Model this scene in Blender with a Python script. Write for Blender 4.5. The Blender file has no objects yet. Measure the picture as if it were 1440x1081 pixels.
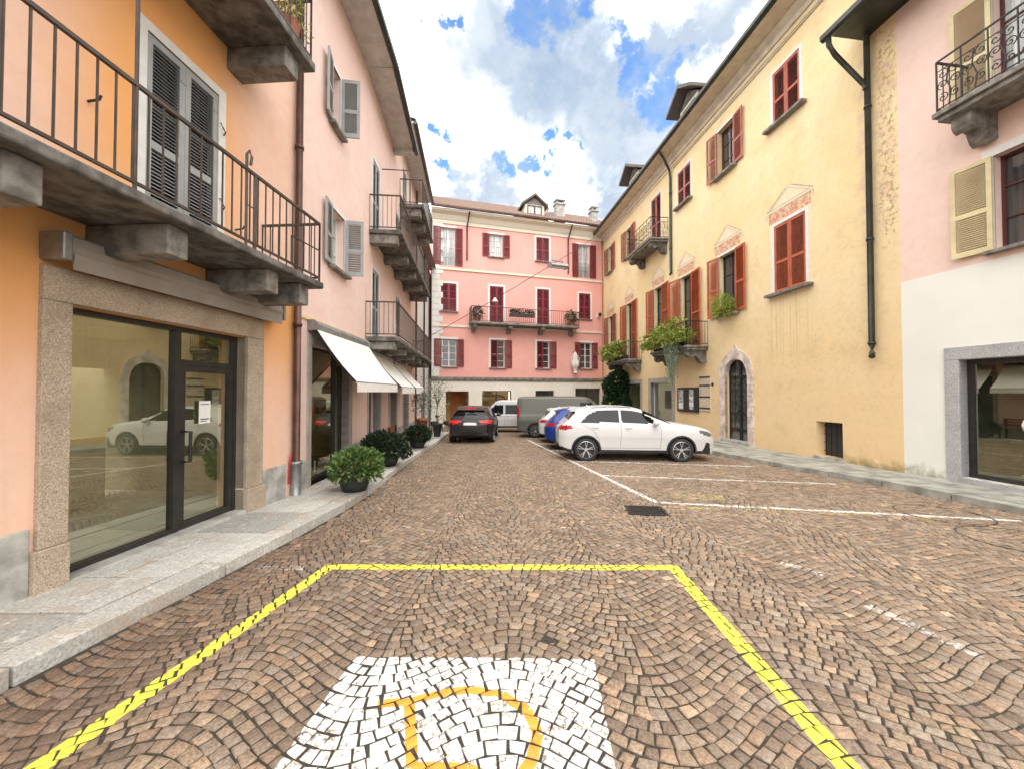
import bpy, math, random
import numpy as np
from mathutils import Vector, Matrix
rnd = random.Random(7)
PI = math.pi
R_ = math.radians
scn = bpy.context.scene
COL = scn.collection
G = 0.02                                   # the square falls gently away from the camera
def gz(y): return -G * y

# ------------------------------------------------------------------ mesh builder
class MB:
    def __init__(s): s.v = []; s.f = []
    def quad(s, *p):
        n = len(s.v); s.v += [tuple(q) for q in p]; s.f.append(tuple(range(n, n + len(p))))
    def box(s, x0, x1, y0, y1, z0, z1):
        x0, x1 = sorted((x0, x1)); y0, y1 = sorted((y0, y1)); z0, z1 = sorted((z0, z1))
        n = len(s.v)
        s.v += [(x0,y0,z0),(x1,y0,z0),(x1,y1,z0),(x0,y1,z0),(x0,y0,z1),(x1,y0,z1),(x1,y1,z1),(x0,y1,z1)]
        s.f += [tuple(n+i for i in q) for q in ((0,3,2,1),(4,5,6,7),(0,1,5,4),(1,2,6,5),(2,3,7,6),(3,0,4,7))]
        return s
    def prism(s, poly, a, b, axis='x'):
        """polygon of 2-D points extruded along an axis: x -> (y,z), y -> (x,z), z -> (x,y)"""
        def P(q, t):
            return (t, q[0], q[1]) if axis == 'x' else ((q[0], t, q[1]) if axis == 'y' else (q[0], q[1], t))
        n = len(s.v); m = len(poly)
        s.v += [P(q, a) for q in poly] + [P(q, b) for q in poly]
        s.f.append(tuple(range(n, n+m))); s.f.append(tuple(range(n+2*m-1, n+m-1, -1)))
        for i in range(m):
            j = (i+1) % m
            s.f.append((n+i, n+j, n+m+j, n+m+i))
        return s
    def tube(s, pts, r, k=6, rr=None, cap=True):
        pts = [Vector(p) for p in pts]; n0 = len(s.v); L = len(pts)
        for i, p in enumerate(pts):
            d = (pts[min(i+1, L-1)] - pts[max(i-1, 0)])
            if d.length < 1e-9: d = Vector((0,0,1))
            d.normalize()
            a = Vector((0,0,1)) if abs(d.z) < .9 else Vector((1,0,0))
            u = d.cross(a).normalized(); w = d.cross(u)
            q = rr[i] if rr else r
            for j in range(k):
                t = 2*PI*(j+.5)/k
                s.v.append(tuple(p + u*(q*math.cos(t)) + w*(q*math.sin(t))))
        for i in range(L-1):
            for j in range(k):
                a = n0+i*k+j; b = n0+i*k+(j+1) % k
                s.f.append((a, b, b+k, a+k))
        if cap:
            s.f.append(tuple(n0+j for j in range(k))); s.f.append(tuple(n0+(L-1)*k+j for j in range(k-1, -1, -1)))
        return s
    def bar(s, p, q, w, k=4): return s.tube([p, q], w, k)
    def lathe(s, prof, c=(0,0,0), k=20, axis='z'):
        n0 = len(s.v); m = len(prof)
        for (r, h) in prof:
            for j in range(k):
                t = 2*PI*j/k; a = r*math.cos(t); b = r*math.sin(t)
                p = (a, b, h) if axis == 'z' else ((a, h, b) if axis == 'y' else (h, a, b))
                s.v.append((p[0]+c[0], p[1]+c[1], p[2]+c[2]))
        for i in range(m-1):
            for j in range(k):
                a = n0+i*k+j; b = n0+i*k+(j+1) % k
                s.f.append((a, b, b+k, a+k))
        return s
    def xf(s, M):
        s.v = [tuple(M @ Vector(p)) for p in s.v]; return s
    def add(s, o, M=None):
        n = len(s.v)
        s.v += [tuple(M @ Vector(p)) for p in o.v] if M else o.v
        s.f += [tuple(i+n for i in f) for f in o.f]; return s
    def mesh(s, name, mat, smooth=False):
        m = bpy.data.meshes.new(name); m.from_pydata(s.v, [], s.f)
        if mat: m.materials.append(mat)
        if smooth: m.polygons.foreach_set('use_smooth', [True]*len(m.polygons))
        m.update(); return m
    def build(s, name, mat, parent=None, smooth=False, bevel=0):
        o = bpy.data.objects.new(name, s.mesh(name, mat, smooth)); COL.objects.link(o)
        if parent: o.parent = parent
        if bevel:
            b = o.modifiers.new('bevel', 'BEVEL'); b.width = bevel; b.segments = 2; b.limit_method = 'ANGLE'
        return o
def inst(name, mesh, parent, loc=(0,0,0), rz=0, rot=None):
    o = bpy.data.objects.new(name, mesh); COL.objects.link(o); o.parent = parent
    o.location = loc; o.rotation_euler = rot if rot else (0,0,rz); return o
def tag(o, label=None, cat=None, group=None, kind=None):
    if label: o['label'] = label
    if cat: o['category'] = cat
    if group: o['group'] = group
    if kind: o['kind'] = kind
    return o
def empty(name, loc=(0,0,0), rz=0, label=None, cat=None, group=None):
    o = bpy.data.objects.new(name, None); COL.objects.link(o); o.location = loc; o.rotation_euler = (0,0,rz)
    o.empty_display_size = .3
    return tag(o, label, cat, group)
def facade(name, A, d, label, cat='building'):
    """Empty at a facade's base: local x runs along the wall, y out into the street, z up"""
    return empty(name, (A[0], A[1], 0), math.atan2(d[1], d[0]), label, cat)

# ------------------------------------------------------------------ materials
def nmat(name):
    m = bpy.data.materials.new(name); m.use_nodes = True
    nt = m.node_tree; return m, nt, nt.nodes['Principled BSDF']
def N(nt, typ, **kw):
    n = nt.nodes.new(typ)
    for k, v in kw.items(): setattr(n, k, v)
    return n
def setin(nt, sock, v):
    if isinstance(v, bpy.types.NodeSocket): nt.links.new(v, sock)
    else: sock.default_value = v
def noise(nt, vec, scale, detail=4, rough=.6, dist=0):
    n = N(nt, 'ShaderNodeTexNoise'); nt.links.new(vec, n.inputs['Vector'])
    n.inputs['Scale'].default_value = scale; n.inputs['Detail'].default_value = detail
    n.inputs['Roughness'].default_value = rough; n.inputs['Distortion'].default_value = dist
    return n.outputs['Fac']
def mrange(nt, v, a, b, c=0, d=1, smooth=True):
    n = N(nt, 'ShaderNodeMapRange'); n.interpolation_type = 'SMOOTHSTEP' if smooth else 'LINEAR'
    setin(nt, n.inputs[0], v)
    for i, q in enumerate((a, b, c, d)): n.inputs[i+1].default_value = q
    return n.outputs[0]
def math_(nt, op, a, b=0, c=None):
    n = N(nt, 'ShaderNodeMath', operation=op); setin(nt, n.inputs[0], a); setin(nt, n.inputs[1], b)
    if c is not None: setin(nt, n.inputs[2], c)
    return n.outputs[0]
def mix(nt, f, a, b, mode='MIX'):
    n = N(nt, 'ShaderNodeMix', data_type='RGBA', blend_type=mode)
    setin(nt, n.inputs[0], f)
    for s, v in ((n.inputs[6], a), (n.inputs[7], b)):
        if isinstance(v, bpy.types.NodeSocket): nt.links.new(v, s)
        else: s.default_value = (v[0], v[1], v[2], 1)
    return n.outputs[2]
def bump(nt, bsdf, h, strength, dist=.01):
    b = N(nt, 'ShaderNodeBump'); b.inputs['Strength'].default_value = strength; b.inputs['Distance'].default_value = dist
    nt.links.new(h, b.inputs['Height']); nt.links.new(b.outputs[0], bsdf.inputs['Normal'])
def objco(nt): return N(nt, 'ShaderNodeTexCoord').outputs['Object']
def mul(c, k): return tuple(min(1, q*k) for q in c[:3])
def simple(name, c, rough=.6, metal=0, var=.12, scale=6, bstr=0, bscale=60, spec=.5, coat=0):
    m, nt, b = nmat(name); co = objco(nt)
    f = noise(nt, co, scale, 5)
    col = mix(nt, mrange(nt, f, .3, .7), mul(c, 1-var), mul(c, 1+var))
    nt.links.new(col, b.inputs['Base Color'])
    b.inputs['Roughness'].default_value = rough; b.inputs['Metallic'].default_value = metal
    b.inputs['Specular IOR Level'].default_value = spec; b.inputs['Coat Weight'].default_value = coat
    b.inputs['Coat Roughness'].default_value = .04
    if bstr: bump(nt, b, noise(nt, co, bscale, 4), bstr)
    return m
def speckle(name, c1, c2, c3, scale=90, rough=.75):
    m, nt, b = nmat(name); co = objco(nt)
    f = noise(nt, co, scale, 2, .7); f2 = noise(nt, co, 2.2, 4); f3 = noise(nt, co, scale*1.7, 1)
    col = mix(nt, mrange(nt, f, .42, .6), c1, c2)
    col = mix(nt, mrange(nt, f3, .58, .66), col, c3)
    col = mix(nt, mrange(nt, f2, .4, .75, 0, .5), col, mul(c1, .55))
    nt.links.new(col, b.inputs['Base Color']); b.inputs['Roughness'].default_value = rough
    bump(nt, b, f, .2, .004); return m
def xyz(nt, co):
    s = N(nt, 'ShaderNodeSeparateXYZ'); nt.links.new(co, s.inputs[0]); return s.outputs
def boxmask(nt, v, a, b, soft):
    return math_(nt, 'MULTIPLY', mrange(nt, v, a-soft, a+soft), mrange(nt, v, b-soft, b+soft, 1, 0))

def plaster(name, c1, c2, dirt=(.2,.16,.1), damt=.5, extra=None, base=None):
    m, nt, b = nmat(name); co = objco(nt); X, Y, Z = xyz(nt, co)
    f = noise(nt, co, .55, 6, .65); g = noise(nt, co, 5, 5, .7); h = noise(nt, co, 70, 3)
    col = mix(nt, mrange(nt, f, .3, .7), c1, c2)
    col = mix(nt, mrange(nt, g, .35, .8, 0, .35), col, mul(c1, .78))
    # vertical rain streaks
    mp = N(nt, 'ShaderNodeMapping'); nt.links.new(co, mp.inputs[0]); mp.inputs['Scale'].default_value = (7, 7, .35)
    st = noise(nt, mp.outputs[0], 1, 4)
    col = mix(nt, mrange(nt, st, .55, .8, 0, .3*damt), col, mul(c1, .62))
    if base:                               # stained foot of the wall
        k = math_(nt, 'ADD', Z, math_(nt, 'MULTIPLY', math_(nt, 'SUBTRACT', g, .5), 1.1))
        col = mix(nt, mrange(nt, k, base[0], base[1], base[3], 0), col, base[2])
    if extra: col = extra(nt, co, X, Y, Z, col, f, g)
    sp = noise(nt, co, 18, 4, .7)
    col = mix(nt, mrange(nt, sp, .66, .8, 0, .55*damt), col, dirt)
    nt.links.new(col, b.inputs['Base Color']); b.inputs['Roughness'].default_value = .9
    b.inputs['Specular IOR Level'].default_value = .2
    hh = math_(nt, 'ADD', h, math_(nt, 'MULTIPLY', g, 1.5))
    bump(nt, b, hh, .35, .006); return m

def yel_extra(nt, co, X, Y, Z, col, f, g):
    n2 = noise(nt, co, 2.6, 6, .7)
    n3 = noise(nt, co, 9, 5, .75)
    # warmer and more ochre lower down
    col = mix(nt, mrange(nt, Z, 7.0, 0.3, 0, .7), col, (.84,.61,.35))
    # peeled plaster near the corner with the downpipe
    a = math_(nt, 'MULTIPLY', boxmask(nt, X, -.2, 1.15, .35), boxmask(nt, Z, 5.0, 11.2, 1.2))
    pk = mrange(nt, math_(nt, 'ADD', math_(nt, 'MULTIPLY', a, .35), n2), .80, .90)
    col = mix(nt, math_(nt, 'MULTIPLY', math_(nt, 'MULTIPLY', pk, a), .7), col, mix(nt, mrange(nt, n3, .45, .6), (.76,.53,.34), (.66,.56,.47)))
    dk = mrange(nt, math_(nt, 'ADD', math_(nt, 'MULTIPLY', a, .25), n3), .72, .86)
    col = mix(nt, math_(nt, 'MULTIPLY', dk, boxmask(nt, X, .02, .45, .12)), col, (.46,.32,.17))
    # grimy worn zone between the pipe and the arched door
    big = noise(nt, co, .9, 7, .7)
    col = mix(nt, mrange(nt, big, .5, .68, 0, .32), col, (.60,.43,.22))
    col = mix(nt, mrange(nt, n2, .58, .72, 0, .4), col, (.88,.78,.58))
    a2 = math_(nt, 'MULTIPLY', boxmask(nt, X, .3, 4.2, .7), boxmask(nt, Z, .6, 4.3, .6))
    col = mix(nt, math_(nt, 'MULTIPLY', mrange(nt, n3, .5, .75, 0, .4), a2), col, (.46,.34,.19))
    col = mix(nt, math_(nt, 'MULTIPLY', mrange(nt, n2, .54, .68, 0, .45), a2), col, (.66,.50,.30))
    # run marks under the nearest sill
    mp = N(nt, 'ShaderNodeMapping'); nt.links.new(co, mp.inputs[0]); mp.inputs['Scale'].default_value = (11, 1, .12)
    st = noise(nt, mp.outputs[0], 1.4, 3)
    a3 = math_(nt, 'MULTIPLY', boxmask(nt, X, 2.4, 4.1, .25), boxmask(nt, Z, 3.0, 5.0, .5))
    col = mix(nt, math_(nt, 'MULTIPLY', mrange(nt, st, .48, .68, 0, .28), a3), col, (.42,.30,.14))
    # green damp at the foot of the corner
    gk = math_(nt, 'MULTIPLY', boxmask(nt, X, -.5, 1.9, .4), mrange(nt, math_(nt, 'ADD', Z, n2), .75, .3))
    col = mix(nt, math_(nt, 'MULTIPLY', gk, .8), col, (.17,.14,.045))
    cr = noise(nt, co, 1.3, 8, .6, 1.5)
    ck = math_(nt, 'ABSOLUTE', math_(nt, 'SUBTRACT', cr, .5))
    col = mix(nt, mrange(nt, ck, .0, .006, .35, 0), col, (.38,.26,.12))
    return col
def orange_shade_extra(nt, co, X, Y, Z, col, f, g):
    # shade under and around the balcony, painted into the plaster as deeper orange
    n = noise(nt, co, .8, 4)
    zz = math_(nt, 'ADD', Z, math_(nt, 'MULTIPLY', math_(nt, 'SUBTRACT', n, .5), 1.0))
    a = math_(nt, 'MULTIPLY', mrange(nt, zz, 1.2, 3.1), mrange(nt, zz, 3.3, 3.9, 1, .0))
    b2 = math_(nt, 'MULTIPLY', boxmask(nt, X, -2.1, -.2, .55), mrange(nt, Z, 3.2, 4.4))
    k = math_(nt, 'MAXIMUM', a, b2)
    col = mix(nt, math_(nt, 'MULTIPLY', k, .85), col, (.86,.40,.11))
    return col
def white_extra(nt, co, X, Y, Z, col, f, g):
    col = mix(nt, mrange(nt, Z, 4.345, 4.355, 1, 0, False), col, mix(nt, mrange(nt, f, .3, .7), (.78,.79,.72), (.84,.84,.78)))
    n2 = noise(nt, co, 3, 6, .7)
    gk = mrange(nt, math_(nt, 'ADD', Z, n2), .72, .35, 0, .8)
    return mix(nt, gk, col, (.24,.22,.12))

M = {}
M['yellow'] = plaster('yellow_plaster', (.83,.65,.35), (.86,.73,.47), damt=.32, extra=yel_extra, base=(-.1,.65,(.58,.40,.21),.6))
M['orange'] = plaster('peach_plaster', (.86,.53,.38), (.88,.63,.51), damt=.35, extra=orange_shade_extra)
M['pink'] = plaster('pale_pink_plaster', (.84,.60,.53), (.87,.69,.62), damt=.3)
M['rose'] = plaster('rose_plaster', (.80,.39,.34), (.84,.45,.40), damt=.2)
M['pinkwhite'] = plaster('dusty_pink_plaster', (.84,.62,.53), (.86,.68,.59), damt=.25, extra=white_extra)
M['white_wall'] = plaster('white_plaster', (.72,.71,.67), (.78,.77,.74), damt=.3)
M['cream'] = plaster('cream_plaster', (.74,.68,.55), (.78,.73,.62), damt=.25)
M['travertine'] = plaster('travertine', (.76,.71,.62), (.84,.80,.72), damt=.15)
M['granite'] = speckle('granite', (.36,.33,.29), (.55,.52,.47), (.12,.11,.10))
M['warm_granite'] = speckle('warm_granite', (.40,.31,.22), (.58,.49,.39), (.15,.11,.08))
M['grey_granite'] = speckle('grey_granite', (.36,.36,.37), (.58,.58,.58), (.14,.14,.14), 60)
M['plinth'] = simple('plinth_stone', (.40,.39,.36), .85, var=.3, scale=4, bstr=.4, bscale=25)
M['slab'] = simple('balcony_stone', (.14,.13,.115), .9, var=.55, scale=5, bstr=.5, bscale=30)
M['old_stone'] = simple('weathered_stone', (.215,.20,.175), .9, var=.45, scale=6, bstr=.4, bscale=35)
M['door_stone'] = simple('door_stone', (.66,.56,.49), .85, var=.3, scale=3, bstr=.4, bscale=25)
M['iron'] = simple('black_iron', (.028,.026,.027), .5, metal=.3, var=.3)
M['iron_br'] = simple('brown_iron', (.07,.05,.04), .55, metal=.2, var=.3)
M['pipe_dark'] = simple('dark_pipe', (.055,.06,.052), .4, metal=.5, var=.3, scale=3)
M['pipe_br'] = simple('copper_pipe', (.10,.05,.037), .4, metal=.5, var=.3, scale=3)
M['zinc'] = simple('zinc', (.32,.33,.33), .45, metal=.6, var=.2)
M['grey_shutter'] = simple('grey_shutter_paint', (.33,.34,.34), .5, var=.1, scale=3)
M['red_shutter'] = simple('brick_red_shutter_paint', (.40,.085,.05), .55, var=.22, scale=3)
M['orange_shutter'] = simple('rust_red_shutter_paint', (.44,.10,.04), .55, var=.2, scale=3)
M['dusty_shutter'] = simple('faded_red_shutter_paint', (.38,.13,.10), .65, var=.2, scale=3)
M['wine_shutter'] = simple('wine_red_shutter_paint', (.20,.018,.03), .5, var=.2, scale=3)
M['cream_shutter'] = simple('cream_shutter_paint', (.66,.57,.33), .55, var=.12, scale=3)
M['white_paint'] = simple('white_paint', (.74,.73,.70), .5, var=.06)
M['wine_frame'] = simple('wine_window_frame', (.085,.018,.02), .4, var=.1)
M['dark_frame'] = simple('anthracite_metal', (.042,.04,.038), .42, metal=.4, var=.15)
M['soffit'] = simple('soffit_boards', (.58,.57,.54), .8, var=.12, scale=4)
M['cream_soffit'] = simple('cream_soffit', (.62,.56,.45), .85, var=.12, scale=3)
M['awning_cloth'] = simple('white_awning_cloth', (.80,.79,.76), .85, var=.05, bstr=.1)
M['awning_brown'] = simple('taupe_awning_cloth', (.34,.30,.26), .7, var=.08)
M['wood'] = simple('bench_wood', (.24,.09,.045), .5, var=.35, scale=8)
M['terracotta'] = simple('terracotta', (.30,.10,.055), .7, var=.25)
M['black_pot'] = simple('black_pot', (.03,.03,.03), .6, var=.3)
M['paper'] = simple('paper', (.80,.80,.78), .7, var=.03)
M['ink'] = simple('dark_print', (.06,.06,.06), .7)
M['photo_print'] = simple('photo_print', (.42,.47,.47), .4, var=.7, scale=9)
M['plaque'] = simple('cream_plaque', (.66,.56,.42), .5, var=.05)
M['room_wall'] = simple('room_wall', (.80,.77,.62), .9, var=.05)
M['room_floor'] = simple('room_floor', (.70,.71,.64), .35, var=.15, scale=2)
M['tan_room'] = simple('ochre_room_wall', (.62,.42,.16), .9, var=.1)
M['radiator'] = simple('cream_radiator', (.70,.66,.52), .5, var=.05)
M['orange_hall'] = simple('terracotta_passage_wall', (.66,.26,.10), .9, var=.15)
M['tyre'] = simple('tyre_rubber', (.022,.022,.022), .75, var=.2)
M['rim'] = simple('alloy_rim', (.62,.62,.63), .28, metal=.85, var=.05)
M['black_plastic'] = simple('black_plastic', (.022,.022,.023), .5, var=.15)
M['car_glass'] = simple('car_glass', (.008,.009,.010), .04, var=.1, spec=.28)
M['plate'] = simple('number_plate', (.75,.75,.72), .4, var=.02)
M['chrome'] = simple('chrome', (.6,.6,.6), .15, metal=1, var=.03)
def paint(name, c, metal=0): return simple(name, c, .4, metal, var=.02, coat=.35, spec=.3)
M['car_white'] = paint('white_car_paint', (.62,.62,.62))
M['car_black'] = paint('dark_car_paint', (.030,.026,.028), .2)
M['car_blue'] = paint('blue_car_paint', (.004,.035,.25), 0)
M['car_grey'] = paint('olive_grey_van_paint', (.12,.12,.10), .2)
def emis(name, c, e, s):
    m, nt, b = nmat(name); b.inputs['Base Color'].default_value = (*c, 1); b.inputs['Roughness'].default_value = .2
    b.inputs['Emission Color'].default_value = (*e, 1); b.inputs['Emission Strength'].default_value = s; return m
M['tail'] = emis('tail_light_lens', (.30,.008,.010), (1,.02,.02), .08)
M['tail_on'] = emis('lit_tail_light', (.55,.02,.02), (1,.05,.04), .22)
M['lamp_on'] = emis('lit_orange_lamp', (.8,.3,.05), (1,.35,.05), 2.5)
M['bulb'] = emis('frosted_globe', (.8,.75,.65), (1,.85,.65), .4)
M['headlamp'] = simple('headlamp_glass', (.16,.17,.18), .08, metal=.4, var=.5, scale=18, spec=.8)
def glass(name, tint, refl):
    m, nt, b = nmat(name); nt.nodes.remove(b)
    out = nt.nodes['Material Output']
    tr = N(nt, 'ShaderNodeBsdfTransparent'); tr.inputs[0].default_value = (*tint, 1)
    gl = N(nt, 'ShaderNodeBsdfGlossy'); gl.inputs['Roughness'].default_value = .0; gl.inputs[0].default_value = (.84,.83,.66,1)
    ge = N(nt, 'ShaderNodeNewGeometry'); dt = N(nt, 'ShaderNodeVectorMath', operation='DOT_PRODUCT')
    nt.links.new(ge.outputs['Normal'], dt.inputs[0]); nt.links.new(ge.outputs['Incoming'], dt.inputs[1])
    c_ = math_(nt, 'SUBTRACT', 1.0, math_(nt, 'ABSOLUTE', dt.outputs['Value']))
    k = math_(nt, 'MULTIPLY_ADD', math_(nt, 'POWER', c_, 4.0), .85-refl, refl)
    mx = N(nt, 'ShaderNodeMixShader'); nt.links.new(k, mx.inputs[0]); nt.links.new(tr.outputs[0], mx.inputs[1]); nt.links.new(gl.outputs[0], mx.inputs[2])
    nt.links.new(mx.outputs[0], out.inputs[0]); return m
M['shop_glass'] = glass('shop_glass', (.86,.88,.76), .33)
M['clear_glass'] = glass('clear_glass', (.8,.82,.76), .25)
def pane_mat(name, c, stripes=0):
    m, nt, b = nmat(name); co = objco(nt)
    mp = N(nt, 'ShaderNodeMapping'); nt.links.new(co, mp.inputs[0]); mp.inputs['Scale'].default_value = (9, 9, .6)
    f = noise(nt, mp.outputs[0], 1.2, 3)
    nt.links.new(mix(nt, mrange(nt, f, .35, .65), mul(c, .6), mul(c, 1.3)), b.inputs['Base Color'])
    b.inputs['Roughness'].default_value = .04; b.inputs['Specular IOR Level'].default_value = .7; b.inputs['Coat Weight'].default_value = .6
    b.inputs['Coat Roughness'].default_value = .01; return m
M['pane'] = pane_mat('dark_window_pane', (.045,.048,.05))
M['curtain_pane'] = pane_mat('curtained_window_pane', (.45,.48,.46))
def foliage(name, c1, c2, c3, rough=.55):
    m, nt, b = nmat(name); g = N(nt, 'ShaderNodeNewGeometry')
    r = N(nt, 'ShaderNodeValToRGB'); e = r.color_ramp.elements
    e[0].color = (*c1, 1); e[1].color = (*c3, 1); e.new(.5).color = (*c2, 1)
    nt.links.new(g.outputs['Random Per Island'], r.inputs[0])
    nt.links.new(r.outputs[0], b.inputs['Base Color']); b.inputs['Roughness'].default_value = rough
    b.inputs['Specular IOR Level'].default_value = .35
    tl = N(nt, 'ShaderNodeBsdfTranslucent'); nt.links.new(r.outputs[0], tl.inputs[0])
    mx = N(nt, 'ShaderNodeMixShader'); mx.inputs[0].default_value = .25
    nt.links.new(b.outputs[0], mx.inputs[1]); nt.links.new(tl.outputs[0], mx.inputs[2])
    nt.links.new(mx.outputs[0], nt.nodes['Material Output'].inputs[0]); return m
M['leaf_bright'] = foliage('variegated_leaf', (.05,.11,.03), (.10,.18,.05), (.26,.32,.10))
M['leaf_dark'] = foliage('dark_leaf', (.010,.022,.013), (.022,.042,.02), (.05,.08,.035))
M['leaf_ivy'] = foliage('ivy_leaf', (.010,.030,.010), (.02,.055,.02), (.045,.09,.03))
M['leaf_lime'] = foliage('lime_leaf', (.16,.24,.03), (.28,.36,.05), (.42,.48,.09))
M['leaf_olive'] = foliage('olive_leaf', (.10,.13,.08), (.17,.20,.13), (.26,.29,.20))
M['leaf_grey'] = foliage('grey_green_leaf', (.17,.23,.15), (.28,.35,.24), (.42,.48,.36))
M['leaf_mixed'] = foliage('balcony_leaf', (.09,.15,.02), (.24,.32,.06), (.50,.48,.12))
M['bark'] = simple('bark', (.12,.09,.06), .9, var=.4, scale=12)
M['redflower'] = simple('red_petals', (.45,.03,.05), .6, var=.2)

def tile_mat(name, c):
    m, nt, b = nmat(name); co = objco(nt)
    f = noise(nt, co, 4, 3); f2 = noise(nt, co, 25, 2)
    col = mix(nt, mrange(nt, f2, .35, .65), mul(c, .6), mul(c, 1.35)); col = mix(nt, mrange(nt, f, .5, .7, 0, .5), col, (.14,.12,.10))
    nt.links.new(col, b.inputs['Base Color']); b.inputs['Roughness'].default_value = .85; return m
M['tiles'] = tile_mat('roof_tiles', (.22,.135,.105))
M['grey_tiles'] = tile_mat('grey_roof_tiles', (.14,.12,.11))

# ------------------------------------------------------------------ ground, cobbles, kerbs, markings
def interp(pts, y):
    if y <= pts[0][1]: return pts[0][0]
    for (xa, ya), (xb, yb) in zip(pts, pts[1:]):
        if y <= yb:
            t = (y-ya)/(yb-ya); return xa + (xb-xa)*t
    return pts[-1][0]
KL = [(-3.42,-6),(-3.36,0),(-3.15,2.43),(-2.90,4.48),(-2.74,6.0),(-2.70,7.0),(-2.78,8.5),(-2.90,10),(-2.97,12.5),(-3.02,15),(-3.3,20.6)]
KR = [(8.3,-6),(8.25,2),(8.05,6),(7.8,7.9),(7.3,9.8),(6.72,12.5),(5.9,17),(5.4,20.5)]
def kl(y): return interp(KL, y) if y < 20.6 else -9.0
def kr(y): return interp(KR, y)
YW0 = (9.09, 9.01)
def wall_r(y): return 9.09 - .099*(y-9.01) if y > 9.01 else 9.09 - .13*(y-9.01)
def wall_l(y):
    if y < 7.07: return -4.17 + .07*(y-3.45)
    if y < 10.62: return -3.917 - .0375*(y-7.07)
    return -4.05 - .1*(y-10.62)

gm, nt, b = nmat('joint_sand'); co = objco(nt)
f = noise(nt, co, 3, 5); f2 = noise(nt, co, 40, 3)
c = mix(nt, mrange(nt, f2, .3, .7), (.028,.023,.018), (.065,.055,.042)); c = mix(nt, mrange(nt, f, .5, .7, 0, .6), c, (.055,.06,.025))
nt.links.new(c, b.inputs['Base Color']); b.inputs['Roughness'].default_value = 1
mb = MB(); S = 160
mb.quad((-S,-S,G*S-.008),(S,-S,G*S-.008),(S,S,-G*S-.008),(-S,S,-G*S-.008))
tag(mb.build('ground', gm), kind='structure')

# --- road markings as painted masks on the stones (world metres)
SEG_Y = [((-2.44,1.2),(-1.97,4.23)), ((-2.03,4.23),(1.79,4.21)), ((1.74,4.24),(1.62,1.2))]
SEG_W = [((2.55,6.86),(.70,17.6),.11), ((2.62,6.86),(7.60,5.83),.10), ((2.08,9.32),(6.97,8.36),.09), ((1.75,11.5),(6.6,10.55),.09),
         ((1.35,13.9),(5.0,13.2),.09), ((1.05,16.1),(4.4,15.5),.09), ]
SEG_X = [((3.12,3.45),(3.30,2.75),.10), ((2.98,4.34),(3.22,4.04),.10), ((-2.75,4.2),(-2.2,4.2),.10)]
SEG_F = [((2.55,6.62),(6.6,5.95),.10), ((3.0,7.35),(3.9,7.2),.42)]       # old, mostly worn yellow
SYM = [((-.80,2.33),(-.60,2.36)),((-.60,2.36),(-.44,2.42)),((-.62,2.37),(-.49,1.94)),((-.49,1.94),(-.22,1.93)),((-.22,1.93),(-.06,1.87)),((-.06,1.87),(.02,1.6)),
       ((-.44,2.42),(-.26,2.45)),((-.26,2.45),(-.06,2.41)),((-.06,2.41),(.09,2.29)),((.09,2.29),(.14,2.13)),((.14,2.13),(.10,1.98)),((.10,1.98),(-.02,1.80)),((-.02,1.8),(-.3,1.6))]
RECT = [(-1.10,2.76),(.57,2.73),(.44,1.1),(-1.22,1.1)]
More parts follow.
